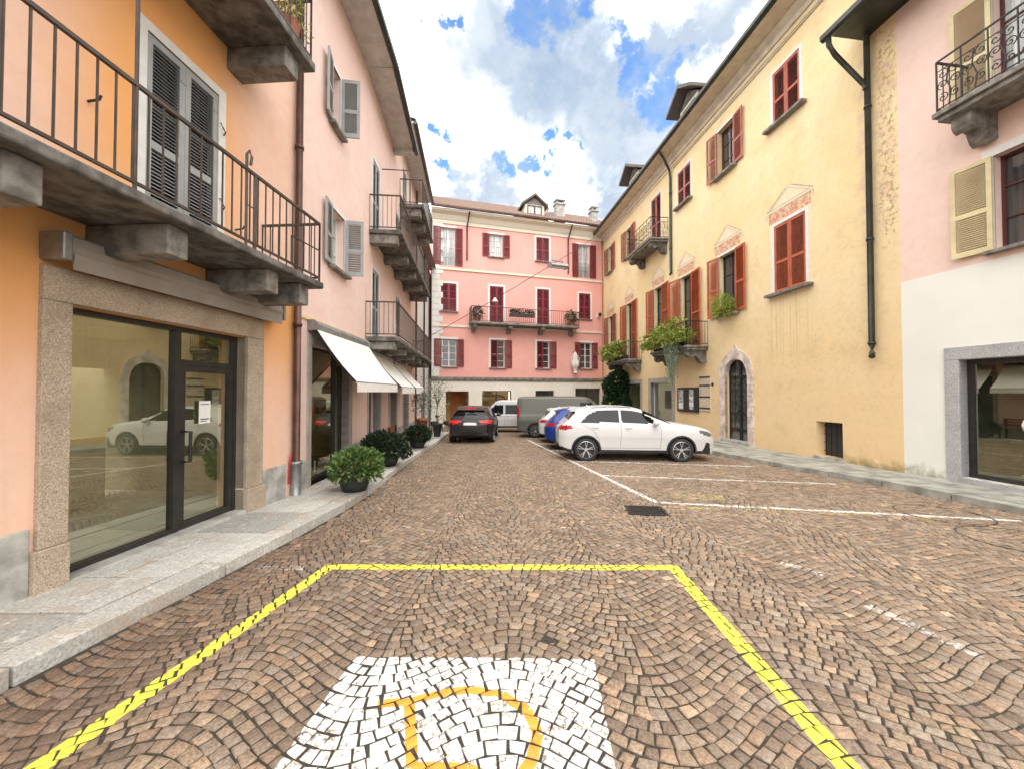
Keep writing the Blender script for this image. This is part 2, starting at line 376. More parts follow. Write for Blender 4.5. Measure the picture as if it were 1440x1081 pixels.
def stone_material(name, marks):
    m, nt, b = nmat(name); co = objco(nt)
    at = N(nt, 'ShaderNodeAttribute', attribute_name='stone'); base = at.outputs['Color']
    n1 = noise(nt, co, 55, 4, .7); n2 = noise(nt, co, 1.1, 4); n3 = noise(nt, co, 14, 5, .7)
    col = mix(nt, 1, base, mix(nt, mrange(nt, n1, .3, .7), (.62,.60,.58), (1.34,1.31,1.27)), 'MULTIPLY')
    col = mix(nt, mrange(nt, n2, .35, .7, 0, .45), col, mix(nt, 1, base, (.70,.66,.64), 'MULTIPLY'))
    col = mix(nt, mrange(nt, n3, .62, .8, 0, .4), col, (.085,.065,.05))
    if marks:
        def seg(A, B, w):
            d = Vector((B[0]-A[0], B[1]-A[1], 0)); L = d.length; d.normalize(); q = Vector((-d.y, d.x, 0))
            s = N(nt, 'ShaderNodeVectorMath', operation='SUBTRACT'); nt.links.new(wob, s.inputs[0]); s.inputs[1].default_value = (A[0], A[1], 0)
            a = N(nt, 'ShaderNodeVectorMath', operation='DOT_PRODUCT'); nt.links.new(s.outputs[0], a.inputs[0]); a.inputs[1].default_value = d
            c_ = N(nt, 'ShaderNodeVectorMath', operation='DOT_PRODUCT'); nt.links.new(s.outputs[0], c_.inputs[0]); c_.inputs[1].default_value = q
            t = math_(nt, 'COMPARE', a.outputs['Value'], L/2, L/2)
            k = math_(nt, 'COMPARE', c_.outputs['Value'], 0.0, w/2)
            return math_(nt, 'MULTIPLY', t, k)
        wv = N(nt, 'ShaderNodeTexNoise'); nt.links.new(co, wv.inputs['Vector']); wv.inputs['Scale'].default_value = 9; wv.inputs['Detail'].default_value = 3
        sc = N(nt, 'ShaderNodeVectorMath', operation='MULTIPLY_ADD'); nt.links.new(wv.outputs['Color'], sc.inputs[0])
        sc.inputs[1].default_value = (.016,.016,0); nt.links.new(co, sc.inputs[2])
        so = N(nt, 'ShaderNodeVectorMath', operation='SUBTRACT'); nt.links.new(sc.outputs[0], so.inputs[0]); so.inputs[1].default_value = (.008,.008,0)
        wob = so.outputs[0]
        w1 = noise(nt, co, 38, 5, .75); w2 = noise(nt, co, 4, 4)
        def many(L): 
            r = None
            for a in L:
                k = seg(*a); r = k if r is None else math_(nt, 'MAXIMUM', r, k)
            return r
        def paintover(col, mask, c_, lo, hi, amt=1):
            wear = mrange(nt, w1, lo, hi, amt, 0)
            return mix(nt, math_(nt, 'MULTIPLY', mask, wear), col, c_)
        if 'white' in marks:
            wm = math_(nt, 'ADD', w1, math_(nt, 'MULTIPLY', math_(nt, 'SUBTRACT', w2, .5), .7))
            k = math_(nt, 'MULTIPLY', many(SEG_W), mrange(nt, wm, .52, .68, .85, 0))
            col = mix(nt, k, col, (.70,.69,.66))
            wx_ = math_(nt, 'ADD', w1, math_(nt, 'MULTIPLY', math_(nt, 'SUBTRACT', w2, .5), .8))
            col = mix(nt, math_(nt, 'MULTIPLY', many(SEG_X), mrange(nt, wx_, .43, .56, .7, 0)), col, (.66,.65,.62))
            wm2 = math_(nt, 'ADD', w1, math_(nt, 'MULTIPLY', math_(nt, 'SUBTRACT', w2, .5), .9))
            col = mix(nt, math_(nt, 'MULTIPLY', many(SEG_F), mrange(nt, wm2, .40, .52, .55, 0)), col, (.60,.50,.12))
        if 'rect' in marks:
            X, Y, Z = xyz(nt, wob)
            k = None
            for (A, B) in zip(RECT, RECT[1:]+RECT[:1]):
                d = Vector((B[0]-A[0], B[1]-A[1], 0)).normalized()
                s = N(nt, 'ShaderNodeVectorMath', operation='SUBTRACT'); nt.links.new(wob, s.inputs[0]); s.inputs[1].default_value = (A[0], A[1], 0)
                c_ = N(nt, 'ShaderNodeVectorMath', operation='DOT_PRODUCT'); nt.links.new(s.outputs[0], c_.inputs[0]); c_.inputs[1].default_value = (-d.y, d.x, 0)
                q = math_(nt, 'LESS_THAN', c_.outputs['Value'], 0.0); k = q if k is None else math_(nt, 'MULTIPLY', k, q)
            wm = math_(nt, 'ADD', w1, math_(nt, 'MULTIPLY', math_(nt, 'SUBTRACT', w2, .5), .40))
            col = mix(nt, math_(nt, 'MULTIPLY', k, mrange(nt, wm, .54, .62, .97, .06)), col, (.72,.71,.68))
            sy = many([(a, b_, .062) for a, b_ in SYM])
            col = mix(nt, math_(nt, 'MULTIPLY', sy, mrange(nt, wm, .60, .70, .95, .15)), col, (.74,.33,.02))
        if 'yellow' in marks:
            wm = math_(nt, 'ADD', w1, math_(nt, 'MULTIPLY', math_(nt, 'SUBTRACT', w2, .5), .3))
            col = mix(nt, math_(nt, 'MULTIPLY', many([(a, b_, .125) for a, b_ in SEG_Y]), mrange(nt, wm, .58, .72, .95, .2)), col, (.70,.65,.08))
    nt.links.new(col, b.inputs['Base Color']); b.inputs['Roughness'].default_value = .72
    b.inputs['Specular IOR Level'].default_value = .35
    bump(nt, b, n1, .45, .004)
    return m

def build_road():
    rng = np.random.default_rng(11)
    P_, A_, x0, pit = 1.80, .215, -.12, .090
    xs = np.linspace(-9.6, 8.6, 9000)
    amp = A_*(1 - .55*np.clip((xs-2.2)/1.8, 0, 1) - .35*np.clip((-2.0-xs)/.8, 0, 1))
    yy_ = amp*np.cos(2*PI*(xs-x0)/P_); slp = np.gradient(yy_, xs)
    s = np.concatenate([[0], np.cumsum(np.hypot(np.diff(xs), np.diff(yy_)))])
    rows = []
    k0, k1 = int((.5)/pit)-3, int(28/pit)+4
    for k in range(k0, k1):
        w = .094
        n = int(s[-1]/w)
        j = np.arange(n+1)*w + rng.uniform(0, w) + rng.uniform(-.016, .016, n+1)
        x = np.interp(j, s, xs); yk = k*pit; ph = .14*math.sin(yk*.33)
        sl = np.interp(x, xs, slp); cs = 1/np.sqrt(1+sl*sl)
        yb = k*pit + np.interp(x, xs, yy_); x = x + ph
        tx, ty = cs, sl*cs
        nx, ny = -ty, tx
        hgt = pit*cs
        bl = np.stack([x[:-1], yb[:-1]], 1); br = np.stack([x[1:], yb[1:]], 1)
        tl = bl + np.stack([nx[:-1]*hgt[:-1], ny[:-1]*hgt[:-1]], 1); tr = br + np.stack([nx[1:]*hgt[1:], ny[1:]*hgt[1:]], 1)
        rows.append(np.stack([bl, br, tr, tl], 1))
    Q = np.concatenate(rows)                                   # (N,4,2)
    c = Q.mean(1)
    lo = np.array([kl(y) for y in c[:,1]]); hi = np.array([kr(y) for y in c[:,1]])
    keep = (c[:,1] > .45) & (c[:,1] < 29.5) & (c[:,0] > lo+.03) & (c[:,0] < hi-.02)
    keep &= (np.hypot(c[:,0]-2.18, (c[:,1]-6.34)*1.1) > .30)
    Q = Q[keep]; c = c[keep]; n = len(Q)
    Q = Q + rng.normal(0, .0042, Q.shape)
    d = Q - c[:,None]; ln = np.linalg.norm(d, axis=2, keepdims=True)
    gap = rng.uniform(.0040, .0085, (n,1,1))
    q0 = Q - d/ln*gap; q1 = Q - d/ln*(gap+.003); q2 = Q - d/ln*(gap+.011)
    def z(q, h): return np.concatenate([q, (-G*q[:,:,1:2] + h)], 2)
    tilt = rng.normal(0, .016, (n,1,2))
    off = rng.normal(0, .0022, (n,1,1))
    def top(q, h): return z(q, h + off + ((q-c[:,None])*tilt).sum(2, keepdims=True))
    V = np.concatenate([z(q0, -.022), top(q1, -.0035), top(q2, .0)], 1).reshape(-1, 3)
    base = (np.arange(n)*12)[:,None]
    F = []
    for r in (0, 4):
        for i in range(4):
            j = (i+1) % 4
            F.append(base + np.array([[r+i, r+j, r+4+j, r+4+i]]))
    F.append(base + np.array([[8,9,10,11]]))
    F = np.stack(F, 1).reshape(-1, 4)
    me = bpy.data.meshes.new('road')
    me.vertices.add(len(V)); me.vertices.foreach_set('co', V.astype(np.float32).ravel())
    me.loops.add(F.size); me.loops.foreach_set('vertex_index', F.astype(np.int32).ravel())
    me.polygons.add(len(F)); me.polygons.foreach_set('loop_start', np.arange(0, F.size, 4, dtype=np.int32)); me.polygons.foreach_set('loop_total', np.full(len(F), 4, np.int32))
    pal = np.array([(.29,.225,.17),(.25,.19,.145),(.335,.265,.20),(.28,.23,.19),(.235,.185,.15),(.34,.25,.185),(.21,.165,.135),(.30,.25,.21)])
    pick = rng.integers(0, len(pal), n); colr = pal[pick]*rng.uniform(.88, 1.11, (n,1))
    rare = rng.random(n) < .025; colr[rare] = np.array((.44,.33,.24))*rng.uniform(.8,1.2,(rare.sum(),1))
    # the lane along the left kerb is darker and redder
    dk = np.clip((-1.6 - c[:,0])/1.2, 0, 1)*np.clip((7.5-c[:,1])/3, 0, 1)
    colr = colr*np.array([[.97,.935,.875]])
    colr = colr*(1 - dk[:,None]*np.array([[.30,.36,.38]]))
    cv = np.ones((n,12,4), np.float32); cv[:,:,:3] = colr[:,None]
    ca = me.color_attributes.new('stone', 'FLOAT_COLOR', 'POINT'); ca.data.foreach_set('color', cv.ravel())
    # material per stone
    mi = np.zeros(n, np.int32)
    def near(A, B, w):
        A = np.array(A); B = np.array(B); ba = B-A; t = np.clip(((c-A)@ba)/(ba@ba), 0, 1)
        return np.linalg.norm(c-A-t[:,None]*ba, axis=1) < w/2+.11
    for a in SEG_W+SEG_F+SEG_X: mi[near(*a)] = 1
    for A, B in SEG_Y: mi[near(A, B, .13)] = 2
    mi[(c[:,0] > -1.4) & (c[:,0] < .75) & (c[:,1] < 2.92)] = 3
    me.polygons.foreach_set('material_index', np.repeat(mi, 9))
    for nm, mk in (('porphyry_setts', ''), ('setts_with_white_lines', 'white'), ('setts_with_yellow_lines', 'yellow'), ('setts_with_white_panel', 'rect')):
        me.materials.append(stone_material(nm, [mk] if mk else []))
    me.update(calc_edges=True); me.validate()
    o = bpy.data.objects.new('road', me); COL.objects.link(o); tag(o, kind='structure')
build_road()

# --- pavements of big granite slabs with a kerb row
pv, nt, b = nmat('pavement_slabs'); co = objco(nt)
at = N(nt, 'ShaderNodeNewGeometry').outputs['Random Per Island']
n1 = noise(nt, co, 2.2, 6, .7); n2 = noise(nt, co, 45, 3, .7); n3 = noise(nt, co, 9, 5, .7)
c = mix(nt, at, (.40,.395,.365), (.72,.70,.65)); c = mix(nt, mrange(nt, n2, .35, .65), c, mix(nt, 1, c, (.60,.60,.60), 'MULTIPLY'))
c = mix(nt, mrange(nt, n1, .45, .68, 0, .75), c, (.42,.34,.26)); c = mix(nt, mrange(nt, n3, .55, .7, 0, .6), c, (.78,.77,.73))
nt.links.new(c, b.inputs['Base Color']); b.inputs['Roughness'].default_value = .8; bump(nt, b, n2, .35, .005)
def pavement(name, kerb, wall, y0, y1, side, seed, label=None):
    r = random.Random(seed); mb = MB()
    def P(x, y, dz=0): return (x, y, gz(y)+.12+dz)
    def slab(xa0, xb0, ya, xa1, xb1, yb, j):
        e = .011; t = r.uniform(-.005,.005); t2 = r.uniform(-.003,.003)
        top = [P(xa0, ya+e, t), P(xb0, ya+e, t+t2), P(xb1, yb-e, t+t2), P(xa1, yb-e, t)]
        n = len(mb.v); mb.v += top + [(p[0], p[1], p[2]-.2) for p in top]
        mb.f += [(n,n+1,n+2,n+3)] + [(n+i+4, n+(i+1)%4+4, n+(i+1)%4, n+i) for i in range(4)]
    y = y0
    kw = .27
    s = 1 if side == 'l' else -1
    while y < y1:                                  # kerb stones
        L = min(r.uniform(.9, 1.7), y1-y)
        slab(kerb(y), kerb(y)-s*kw, y, kerb(y+L), kerb(y+L)-s*kw, y+L, 0) if s > 0 else slab(kerb(y)+kw, kerb(y), y, kerb(y+L)+kw, kerb(y+L), y+L, 0)
        y += L
    y = y0
    while y < y1:
        L = min(r.uniform(.6, 1.25), y1-y)
        def span(yy): return kerb(yy)-s*(kw+.024), wall(yy)+(.02 if s < 0 else -.02)
        a0, b0 = span(y); a1, b1 = span(y+L)
        cut = r.choice([0, .45, .55, .62])
        if cut and abs(a0-b0) > .7:
            m0 = a0+(b0-a0)*cut; m1 = a1+(b1-a1)*cut; yy = y
            sl = [(a0, m0, a1, m1), (m0-s*.02, b0, m1-s*.02, b1)]
            for q in sl: slab(q[0], q[1], y, q[2], q[3], y+L, 1)
        else: slab(a0, b0, y, a1, b1, y+L, 1)
        y += L
    # every slab facing up
    fl = []
    for f in mb.f:
        p = [Vector(mb.v[i]) for i in f[:3]]; fl.append(f)
    mb.f = fl
    o = mb.build(name, pv, None, bevel=.006); tag(o, kind='structure')
    return o
pavement('pavement', kl, lambda y: wall_l(y), -2.0, 20.5, 'l', 3)
o = pavement('pavement', kr, lambda y: wall_r(y), -1.0, 26.5, 'r', 5)
m2 = simple('worn_pavement_slabs', (.33,.325,.285), .85, var=.35, scale=2.5, bstr=.4, bscale=40); o.data.materials[0] = m2

def ring(name, x, y, r0, r1, mat, label):
    mb = MB(); k = 40
    mb.lathe([(r0+.012,-.02),(r0+.012,.004),(r1,.004),(r1,-.02)], k=k)
    o = mb.build(name, mat); o.location = (x, y, gz(y)); o.rotation_euler = (math.atan(-G), 0, 0)
    return tag(o, label, 'manhole', 'round manholes in the cobbles')
ring('manhole_frame', 6.80, 6.17, .53, .56, M['iron_br'], 'round manhole ring in the cobbles crossed by the white bay line')
ring('manhole_frame', 6.55, 5.0, .56, .59, M['iron_br'], 'round manhole ring in bare cobbles nearest the right picture edge')
mb = MB(); mb.box(-.30,.30,-.26,-.22,-.03,.014).box(-.30,.30,.22,.26,-.03,.014).box(-.30,-.26,-.22,.22,-.03,.014).box(.26,.30,-.22,.22,-.03,.014)
for i in range(11): mb.box(-.245+i*.045, -.222+i*.045, -.22, .22, -.02, .010)
for i in range(3): mb.box(-.26, .26, -.13+i*.12, -.11+i*.12, -.022, .006)
o = mb.build('drain_grate', M['iron']); o.location = (2.18, 6.34, gz(6.34)); o.rotation_euler = (math.atan(-G), 0, -.12)
tag(o, 'dark iron drain grate in the cobbles beside the white corner line', 'drain grate')

# ------------------------------------------------------------------ architectural pieces
def wall(root, name, x0, x1, z0, z1, ops, mat, depth=.28, back=7.0, bz=None):
    """front sheet with openings (x0,x1,z0,z1[,depth]) and their reveals; side and back sheets behind"""
    x0, x1 = sorted((x0, x1))
    O = []
    for o in ops:
        a, b_ = sorted(o[:2]); O.append((a, b_, o[2], o[3], o[4] if len(o) > 4 else depth))
    xs = sorted({x0, x1, *[q for o in O for q in o[:2]]}); zs = sorted({z0, z1, *[q for o in O for q in o[2:4]]})
    mb = MB()
    for i in range(len(xs)-1):
        za = None
        for j in range(len(zs)-1):
            cx, cz = (xs[i]+xs[i+1])/2, (zs[j]+zs[j+1])/2
            hole = any(o[0] < cx < o[1] and o[2] < cz < o[3] for o in O)
            if not hole: mb.quad((xs[i],0,zs[j]),(xs[i],0,zs[j+1]),(xs[i+1],0,zs[j+1]),(xs[i+1],0,zs[j]))
    for a, b_, c_, d, e in O:
        mb.quad((a,0,c_),(a,-e,c_),(a,-e,d),(a,0,d)); mb.quad((b_,0,c_),(b_,0,d),(b_,-e,d),(b_,-e,c_))
        mb.quad((a,0,d),(a,-e,d),(b_,-e,d),(b_,0,d)); mb.quad((a,0,c_),(b_,0,c_),(b_,-e,c_),(a,-e,c_))
    if back:
        z0 = z0 if bz is None else bz
        mb.quad((x0,0,z0),(x0,-back,z0),(x0,-back,z1),(x0,0,z1)); mb.quad((x1,0,z0),(x1,0,z1),(x1,-back,z1),(x1,-back,z0))
        mb.quad((x0,-back,z0),(x1,-back,z0),(x1,-back,z1),(x0,-back,z1))
    return mb.build(name, mat, root)
_sc = {}
def shutter_mesh(w, h, mat, pitch=.05, rail=.45):
    key = (round(w,2), round(h,2), mat.name)
    if key in _sc: return _sc[key]
    mb = MB(); s = min(.075, w*.16); t = .02
    mb.box(0,s,-t,t,0,h).box(w-s,w,-t,t,0,h).box(s,w-s,-t,t,0,.10).box(s,w-s,-t,t,h-.08,h)
    zs = [.10, h-.08]
    if rail:
        zr = h*rail; mb.box(s,w-s,-t,t,zr-.045,zr+.045); zs = [.10, zr-.045, zr+.045, h-.08]
    for a, b_ in zip(zs[::2], zs[1::2]):
        n = max(2, int((b_-a)/pitch)); p = (b_-a)/n
        for i in range(n):
            z = a+i*p; mb.quad((s,t*.9,z),(w-s,t*.9,z),(w-s,-t*.7,z+p*.55),(s,-t*.7,z+p*.55)); mb.quad((s,t*.9,z-.006),(w-s,t*.9,z-.006),(w-s,t*.9,z),(s,t*.9,z))
    for z in (.22, h-.25): mb.box(-.012, .06, t, t+.008, z, z+.03)
    _sc[key] = mb.mesh('shutter', mat); return _sc[key]
def window_frame(mb, x0, x1, z0, z1, y, cols=2, rows=3, fw=.055, mw=.03):
    x0, x1 = sorted((x0, x1))
    d = .03
    mb.box(x0,x0+fw,y-d,y+d,z0,z1).box(x1-fw,x1,y-d,y+d,z0,z1).box(x0+fw,x1-fw,y-d,y+d,z0,z0+fw).box(x0+fw,x1-fw,y-d,y+d,z1-fw,z1)
    for i in range(1, cols):
        xc = x0+(x1-x0)*i/cols; k = fw*.7 if cols == 2 or i*2 == cols else mw/2
        mb.box(xc-k, xc+k, y-d+.002, y+d-.002, z0+fw, z1-fw)
    for i in range(1, rows):
        zc = z0+(z1-z0)*i/rows; mb.box(x0+fw, x1-fw, y-d+.006, y+d-.006, zc-mw/2, zc+mw/2)
def window(root, x0, x1, z0, z1, frame, pane, shut=None, mode='open', sill=None, surround=None, sw=None, rows=3, cols=2, name='window', depth=.2, pitch=.05, ang=(.06,.06), silld=.14, sover=.12, szt=.07):
    x0, x1 = sorted((x0, x1))
    fm = MB(); window_frame(fm, x0, x1, z0, z1, -depth, cols, rows)
    fo = fm.build(name, frame, root)
    pm = MB(); pm.quad((x0+.01,-depth-.006,z0),(x0+.01,-depth-.006,z1),(x1-.01,-depth-.006,z1),(x1-.01,-depth-.006,z0))
    pm.build('pane', pane, fo)
    if shut:
        h = z1-z0
        if mode == 'closed':
            w = (x1-x0)/2-.004; me = shutter_mesh(w, h-.02, shut, pitch)
            inst('shutter', me, fo, (x0+.002, -.025, z0+.01)); inst('shutter', me, fo, ((x0+x1)/2+.002, -.025, z0+.01))
        elif mode in ('open', 'half'):
            w = sw or (x1-x0)/2; me = shutter_mesh(w, h, shut, pitch)
            inst('shutter', me, fo, (x0-.005, .035, z0), PI-ang[0])
            if mode == 'open': inst('shutter', me, fo, (x1+.005, .035, z0), ang[1])
            else:
                me2 = shutter_mesh((x1-x0)/2-.01, h-.02, shut, pitch); inst('shutter', me2, fo, (x1-.002, -.025, z0+.01), PI)
    if sill:
        sm = MB(); sm.box(x0-sover, x1+sover, -depth-.02, silld, z0-szt, z0-.002); sm.build('sill', sill, fo, bevel=.008)
    if surround:
        mat, w, pr = surround; sm = MB()
        sm.box(x0-w, x0, -.03, pr, z0, z1+w).box(x1, x1+w, -.03, pr, z0, z1+w).box(x0, x1, -.03, pr, z1, z1+w); sm.build('surround', mat, fo)
    return fo
def railing(mb, pts, z, h, sp=.12, r=.009, rt=.018, low=.07, posts=True):
    """pts: list of (x,y) corners"""
    for (a, b_) in zip(pts, pts[1:]):
        A = Vector((*a, 0)); B = Vector((*b_, 0)); L = (B-A).length
        mb.bar((a[0],a[1],z+h), (b_[0],b_[1],z+h), rt*1.3); mb.bar((a[0],a[1],z+low), (b_[0],b_[1],z+low), rt)
        n = max(1, round(L/sp))
        for i in range(n+1):
            p = A.lerp(B, i/n); q = r*1.7 if i in (0, n) else r
            mb.bar((p.x,p.y,z if i in (0,n) else z+low), (p.x,p.y,z+h), q)
def spiral(c, r, turns, a0, u, w, n=22):
    """flat spiral in the plane of unit vectors u,w"""
    out = []
    for i in range(n+1):
        t = i/n; a = a0+turns*2*PI*t; q = r*(1-.85*t)
        out.append(Vector(c)+u*(q*math.cos(a))+w*(q*math.sin(a)))
    return out
def ornate_railing(mb, pts, z, h, sp=.5, r=.008):
    W = Vector((0,0,1))
    for (a, b_) in zip(pts, pts[1:]):
        A = Vector((*a, 0)); B = Vector((*b_, 0)); L = (B-A).length; U = (B-A).normalized()
        mb.bar((a[0],a[1],z+h), (b_[0],b_[1],z+h), .02); mb.bar((a[0],a[1],z+.06), (b_[0],b_[1],z+.06), .014); mb.bar((a[0],a[1],z+h*.8), (b_[0],b_[1],z+h*.8), .010)
        n = max(1, round(L/sp))
        for i in range(n+1):
            p = A.lerp(B, i/n); mb.bar((p.x,p.y,z), (p.x,p.y,z+h), .013)
        for i in range(n):
            p = A.lerp(B, (i+.5)/n); q = L/n
            for sgn in (-1, 1):
                for zz, rr, tn, a0 in ((.24,.22,1.4,1.2),(.50,.25,1.5,-1.2),(.70,.16,1.2,1.8)):
                    cc = (p.x+U.x*sgn*q*.24, p.y+U.y*sgn*q*.24, z+h*zz)
                    mb.tube(spiral(cc, min(q*.24, rr*h*.6), tn, a0, U*sgn, W), r, 4)
            mb.tube([p+W*(z+.06), p+U*q*.10+W*(z+h*.3), p-U*q*.08+W*(z+h*.55), p+W*(z+h*.8)], r*1.2, 4)
def console(mb, x, w, y1, zt, h):
    """scrolled stone bracket under a balcony, profile in y,z"""
    pr = [(0,zt),(y1,zt),(y1,zt-h*.34),(y1*.93,zt-h*.5),(y1*.80,zt-h*.58),(y1*.68,zt-h*.5),(y1*.58,zt-h*.44),(y1*.46,zt-h*.5),(y1*.40,zt-h*.66),(y1*.33,zt-h*.86),(y1*.2,zt-h),(y1*.08,zt-h*.96),(0,zt-h*.9)]
    mb.prism(pr, x-w/2, x+w/2, 'x')
def tiled_roof(root, x0, x1, y0, z0, y1, z1, mat, pitch=.24, thick=.05, name='roof'):
    """barrel-tile sheet rising from the eave (y0,z0) to the ridge (y1,z1)"""
    x0, x1 = sorted((x0, x1)); mb = MB(); k = max(4, int((x1-x0)/pitch)*4); rows = 14
    n0 = len(mb.v)
    for j in range(rows+1):
        for t in ((0, .03), (1, 0)) if j < rows else ((0, .03),):
            f = (j+t[0]*.98)/rows
            for i in range(k+1):
                x = x0+(x1-x0)*i/k
                mb.v.append((x, y0+(y1-y0)*f, z0+(z1-z0)*f+t[1]+.035*math.cos(2*PI*i/4)))
    R = 2*rows+1
    for j in range(R-1):
        for i in range(k):
            a = n0+j*(k+1)+i; mb.f.append((a, a+1, a+k+2, a+k+1))
    mb.quad((x0,y0,z0-thick),(x1,y0,z0-thick),(x1,y1,z1-thick),(x0,y1,z1-thick))
    return mb.build(name, mat, root)

# ------------------------------------------------------------------ left: orange house with the empty shop
U = lambda u: -u
L1 = facade('orange_shop_house', (-4.17,3.45), (-.07,-1), 'peach orange plastered house with an empty glazed shop and iron balcony')
gl_d = .16
ops = [(U(.17),U(2.36),-.6,2.62,.42), (U(.84),U(1.82),3.60,5.88,.12)]
wall(L1, 'wall', U(-7), U(3.64), -.8, 11.2, ops, M['orange'], back=3.42, bz=2.8)  # back sheet shallow and raised so the added light gap stays open
# granite shop surround
mb = MB(); mb.box(U(-.05),U(.17),-.30,.05,.42,2.62).box(U(2.36),U(2.70),-.30,.05,.36,2.62).box(U(-.05),U(2.70),-.30,.052,2.622,2.93)
mb.box(U(-.09),U(.17),-.30,.075,-.15,.418).box(U(2.36),U(2.73),-.30,.075,-.2,.358)
mb.build('shop_surround', M['warm_granite'], L1, bevel=.008)
mb = MB(); mb.box(U(.172),U(2.358),-.44,.06,-.2,.055); mb.build('threshold', M['plinth'], L1, bevel=.008)
fr = MB(); y = -gl_d; a, b_ = .175, 2.355
fr.box(U(a),U(a+.045),y-.04,y+.04,.06,2.615).box(U(b_-.06),U(b_),y-.04,y+.04,.06,2.615).box(U(a+.045),U(b_-.06),y-.04,y+.04,2.56,2.615)
fr.box(U(a+.045),U(1.36),y-.04,y+.04,.06,.115).box(U(1.36),U(1.44),y-.045,y+.045,.06,2.56).box(U(1.44),U(b_-.06),y-.04,y+.04,2.14,2.21)
SF = fr.build('shop_front', M['dark_frame'], L1)
pg = MB(); pg.quad((U(a),y,.1),(U(a),y,2.58),(U(1.38),y,2.58),(U(1.38),y,.1)); pg.quad((U(1.42),y,2.2),(U(1.42),y,2.58),(U(b_-.02),y,2.58),(U(b_-.02),y,2.2)); pg.build('shop_pane', M['shop_glass'], SF)
dr = MB(); dr.box(U(1.442),U(1.52),y-.03,y+.035,.07,2.138).box(U(2.22),U(b_-.062),y-.03,y+.035,.07,2.138).box(U(1.52),U(2.22),y-.03,y+.035,2.06,2.138).box(U(1.52),U(2.22),y-.03,y+.035,.07,.15)
DR = dr.build('shop_door', M['dark_frame'], L1)
q = MB(); q.quad((U(1.5),y,.12),(U(1.5),y,2.08),(U(2.24),y,2.08),(U(2.24),y,.12)); q.build('door_pane', M['shop_glass'], DR)
h = MB(); h.tube([(U(1.48),y+.035,1.30),(U(1.48),y+.15,1.30),(U(1.48),y+.15,.92),(U(1.48),y+.035,.92)], .021, 8); h.build('handle', M['iron'], DR)
# the room behind the glass
rm = MB(); rz0, rz1, ry0, ry1 = .03, 2.75, -.44, -5.0; ra, rb = -.9, 3.4
rm.quad((U(ra),ry1,rz0),(U(ra),ry1,rz1),(U(rb),ry1,rz1),(U(rb),ry1,rz0)); rm.quad((U(ra),ry0,rz0),(U(ra),ry0,rz1),(U(ra),ry1,rz1),(U(ra),ry1,rz0))
rm.quad((U(rb),ry0,rz0),(U(rb),ry1,rz0),(U(rb),ry1,rz1),(U(rb),ry0,rz1)); rm.quad((U(ra),ry0,rz1),(U(rb),ry0,rz1),(U(rb),-3.6,rz1),(U(ra),-3.6,rz1))  # ceiling stops short: an added opening that lets sky light into the room
rm.build('shop_room_wall', simple('olive_room_wall', (.42,.41,.29), .9, var=.06), L1)
rm = MB(); rm.quad((U(ra),ry0+.02,rz0),(U(rb),ry0+.02,rz0),(U(rb),ry1,rz0),(U(ra),ry1,rz0)); rm.build('shop_room_floor', M['room_floor'], L1)
MB().box(U(.55),U(3.0),-3.0,-3.15,rz0+.003,1.05).build('low_partition', M['radiator'], L1)
MB().box(U(ra),U(rb),-3.45,-3.58,2.22,2.752).build('light_gap_baffle', M['room_wall'], L1)  # added baffle, hides the bright ceiling opening from the camera
rd = MB()
for i in range(16): rd.box(U(1.15)-i*.075, U(1.15)-i*.075-.06, -2.86, -2.96, .2, .78)
rd.box(U(1.14),U(2.36),-2.90,-2.93,.24,.27).box(U(1.14),U(2.36),-2.90,-2.93,.74,.77)
o = rd.build('radiator', M['radiator'], L1)
# plinth
mb = MB(); mb.box(U(-7),U(-.092),-.05,.035,-.75,.62).box(U(2.732),U(3.3),-.05,.03,-.75,.56); mb.build('plinth', M['plinth'], L1, bevel=.01)
# awning cassette
aw = MB(); aw.prism([(.04,3.02),(.05,3.20),(.12,3.24),(.20,3.20),(.22,3.10),(.20,3.03),(.10,3.0)], U(.02), U(2.90), 'x')
AW = aw.build('awning', M['awning_brown'], L1, bevel=.01)
q = MB(); q.box(U(.04),U(2.88),.205,.22,2.90,3.045); q.build('valance', M['awning_brown'], AW)
for a_, b__ in ((-.06,.02),(2.90,2.95)): MB().box(U(a_),U(b__),.0,.24,2.97,3.22).build('awning_bracket', M['zinc'], AW, bevel=.015)
# shuttered balcony door
window(L1, U(.84), U(1.82), 3.60, 5.88, M['grey_shutter'], M['pane'], M['grey_shutter'], 'closed', None, (M['white_paint'], .115, .012), pitch=.042, depth=.10, name='balcony_door')
for u, z in ((.29,4.64),(2.14,4.15)): MB().tube([(U(u),0,z),(U(u),.12,z+.01),(U(u),.14,z+.05)], .012, 5).build('shutter_hook', M['iron'], L1)
for z in (4.4, 5.45): MB().tube([(U(1.84),.02,z+.06),(U(1.86),.04,z),(U(1.90),.04,z-.04),(U(1.88),.03,z-.09)], .01, 5).build('shutter_hook', M['iron'], L1)
def stone_balcony(root, xa, xb, out, zt, th, h, brackets, sp, name='balcony', slabmat=None, railmat=None, brw=.22, brh=.30, rail=True, dy=0, brout=.86):
    sb = MB(); sb.box(xa, xb, -.02, out, zt-th, zt)
    B = sb.build(name, slabmat or M['slab'], root, bevel=.02)
    for u in brackets:
        MB().box(u-brw/2, u+brw/2, -.02, out*brout, zt-th-brh, zt-th-.002).build('bracket', M['old_stone'], B, bevel=.015)
    if rail:
        rm_ = MB(); i = .05; s_ = 1 if xb > xa else -1
        railing(rm_, [(xa+s_*i, 0), (xa+s_*i, out-i), (xb-s_*i, out-i), (xb-s_*i, 0)], zt, h, sp)
        rm_.build('railing', railmat or M['iron_br'], B)
    return B
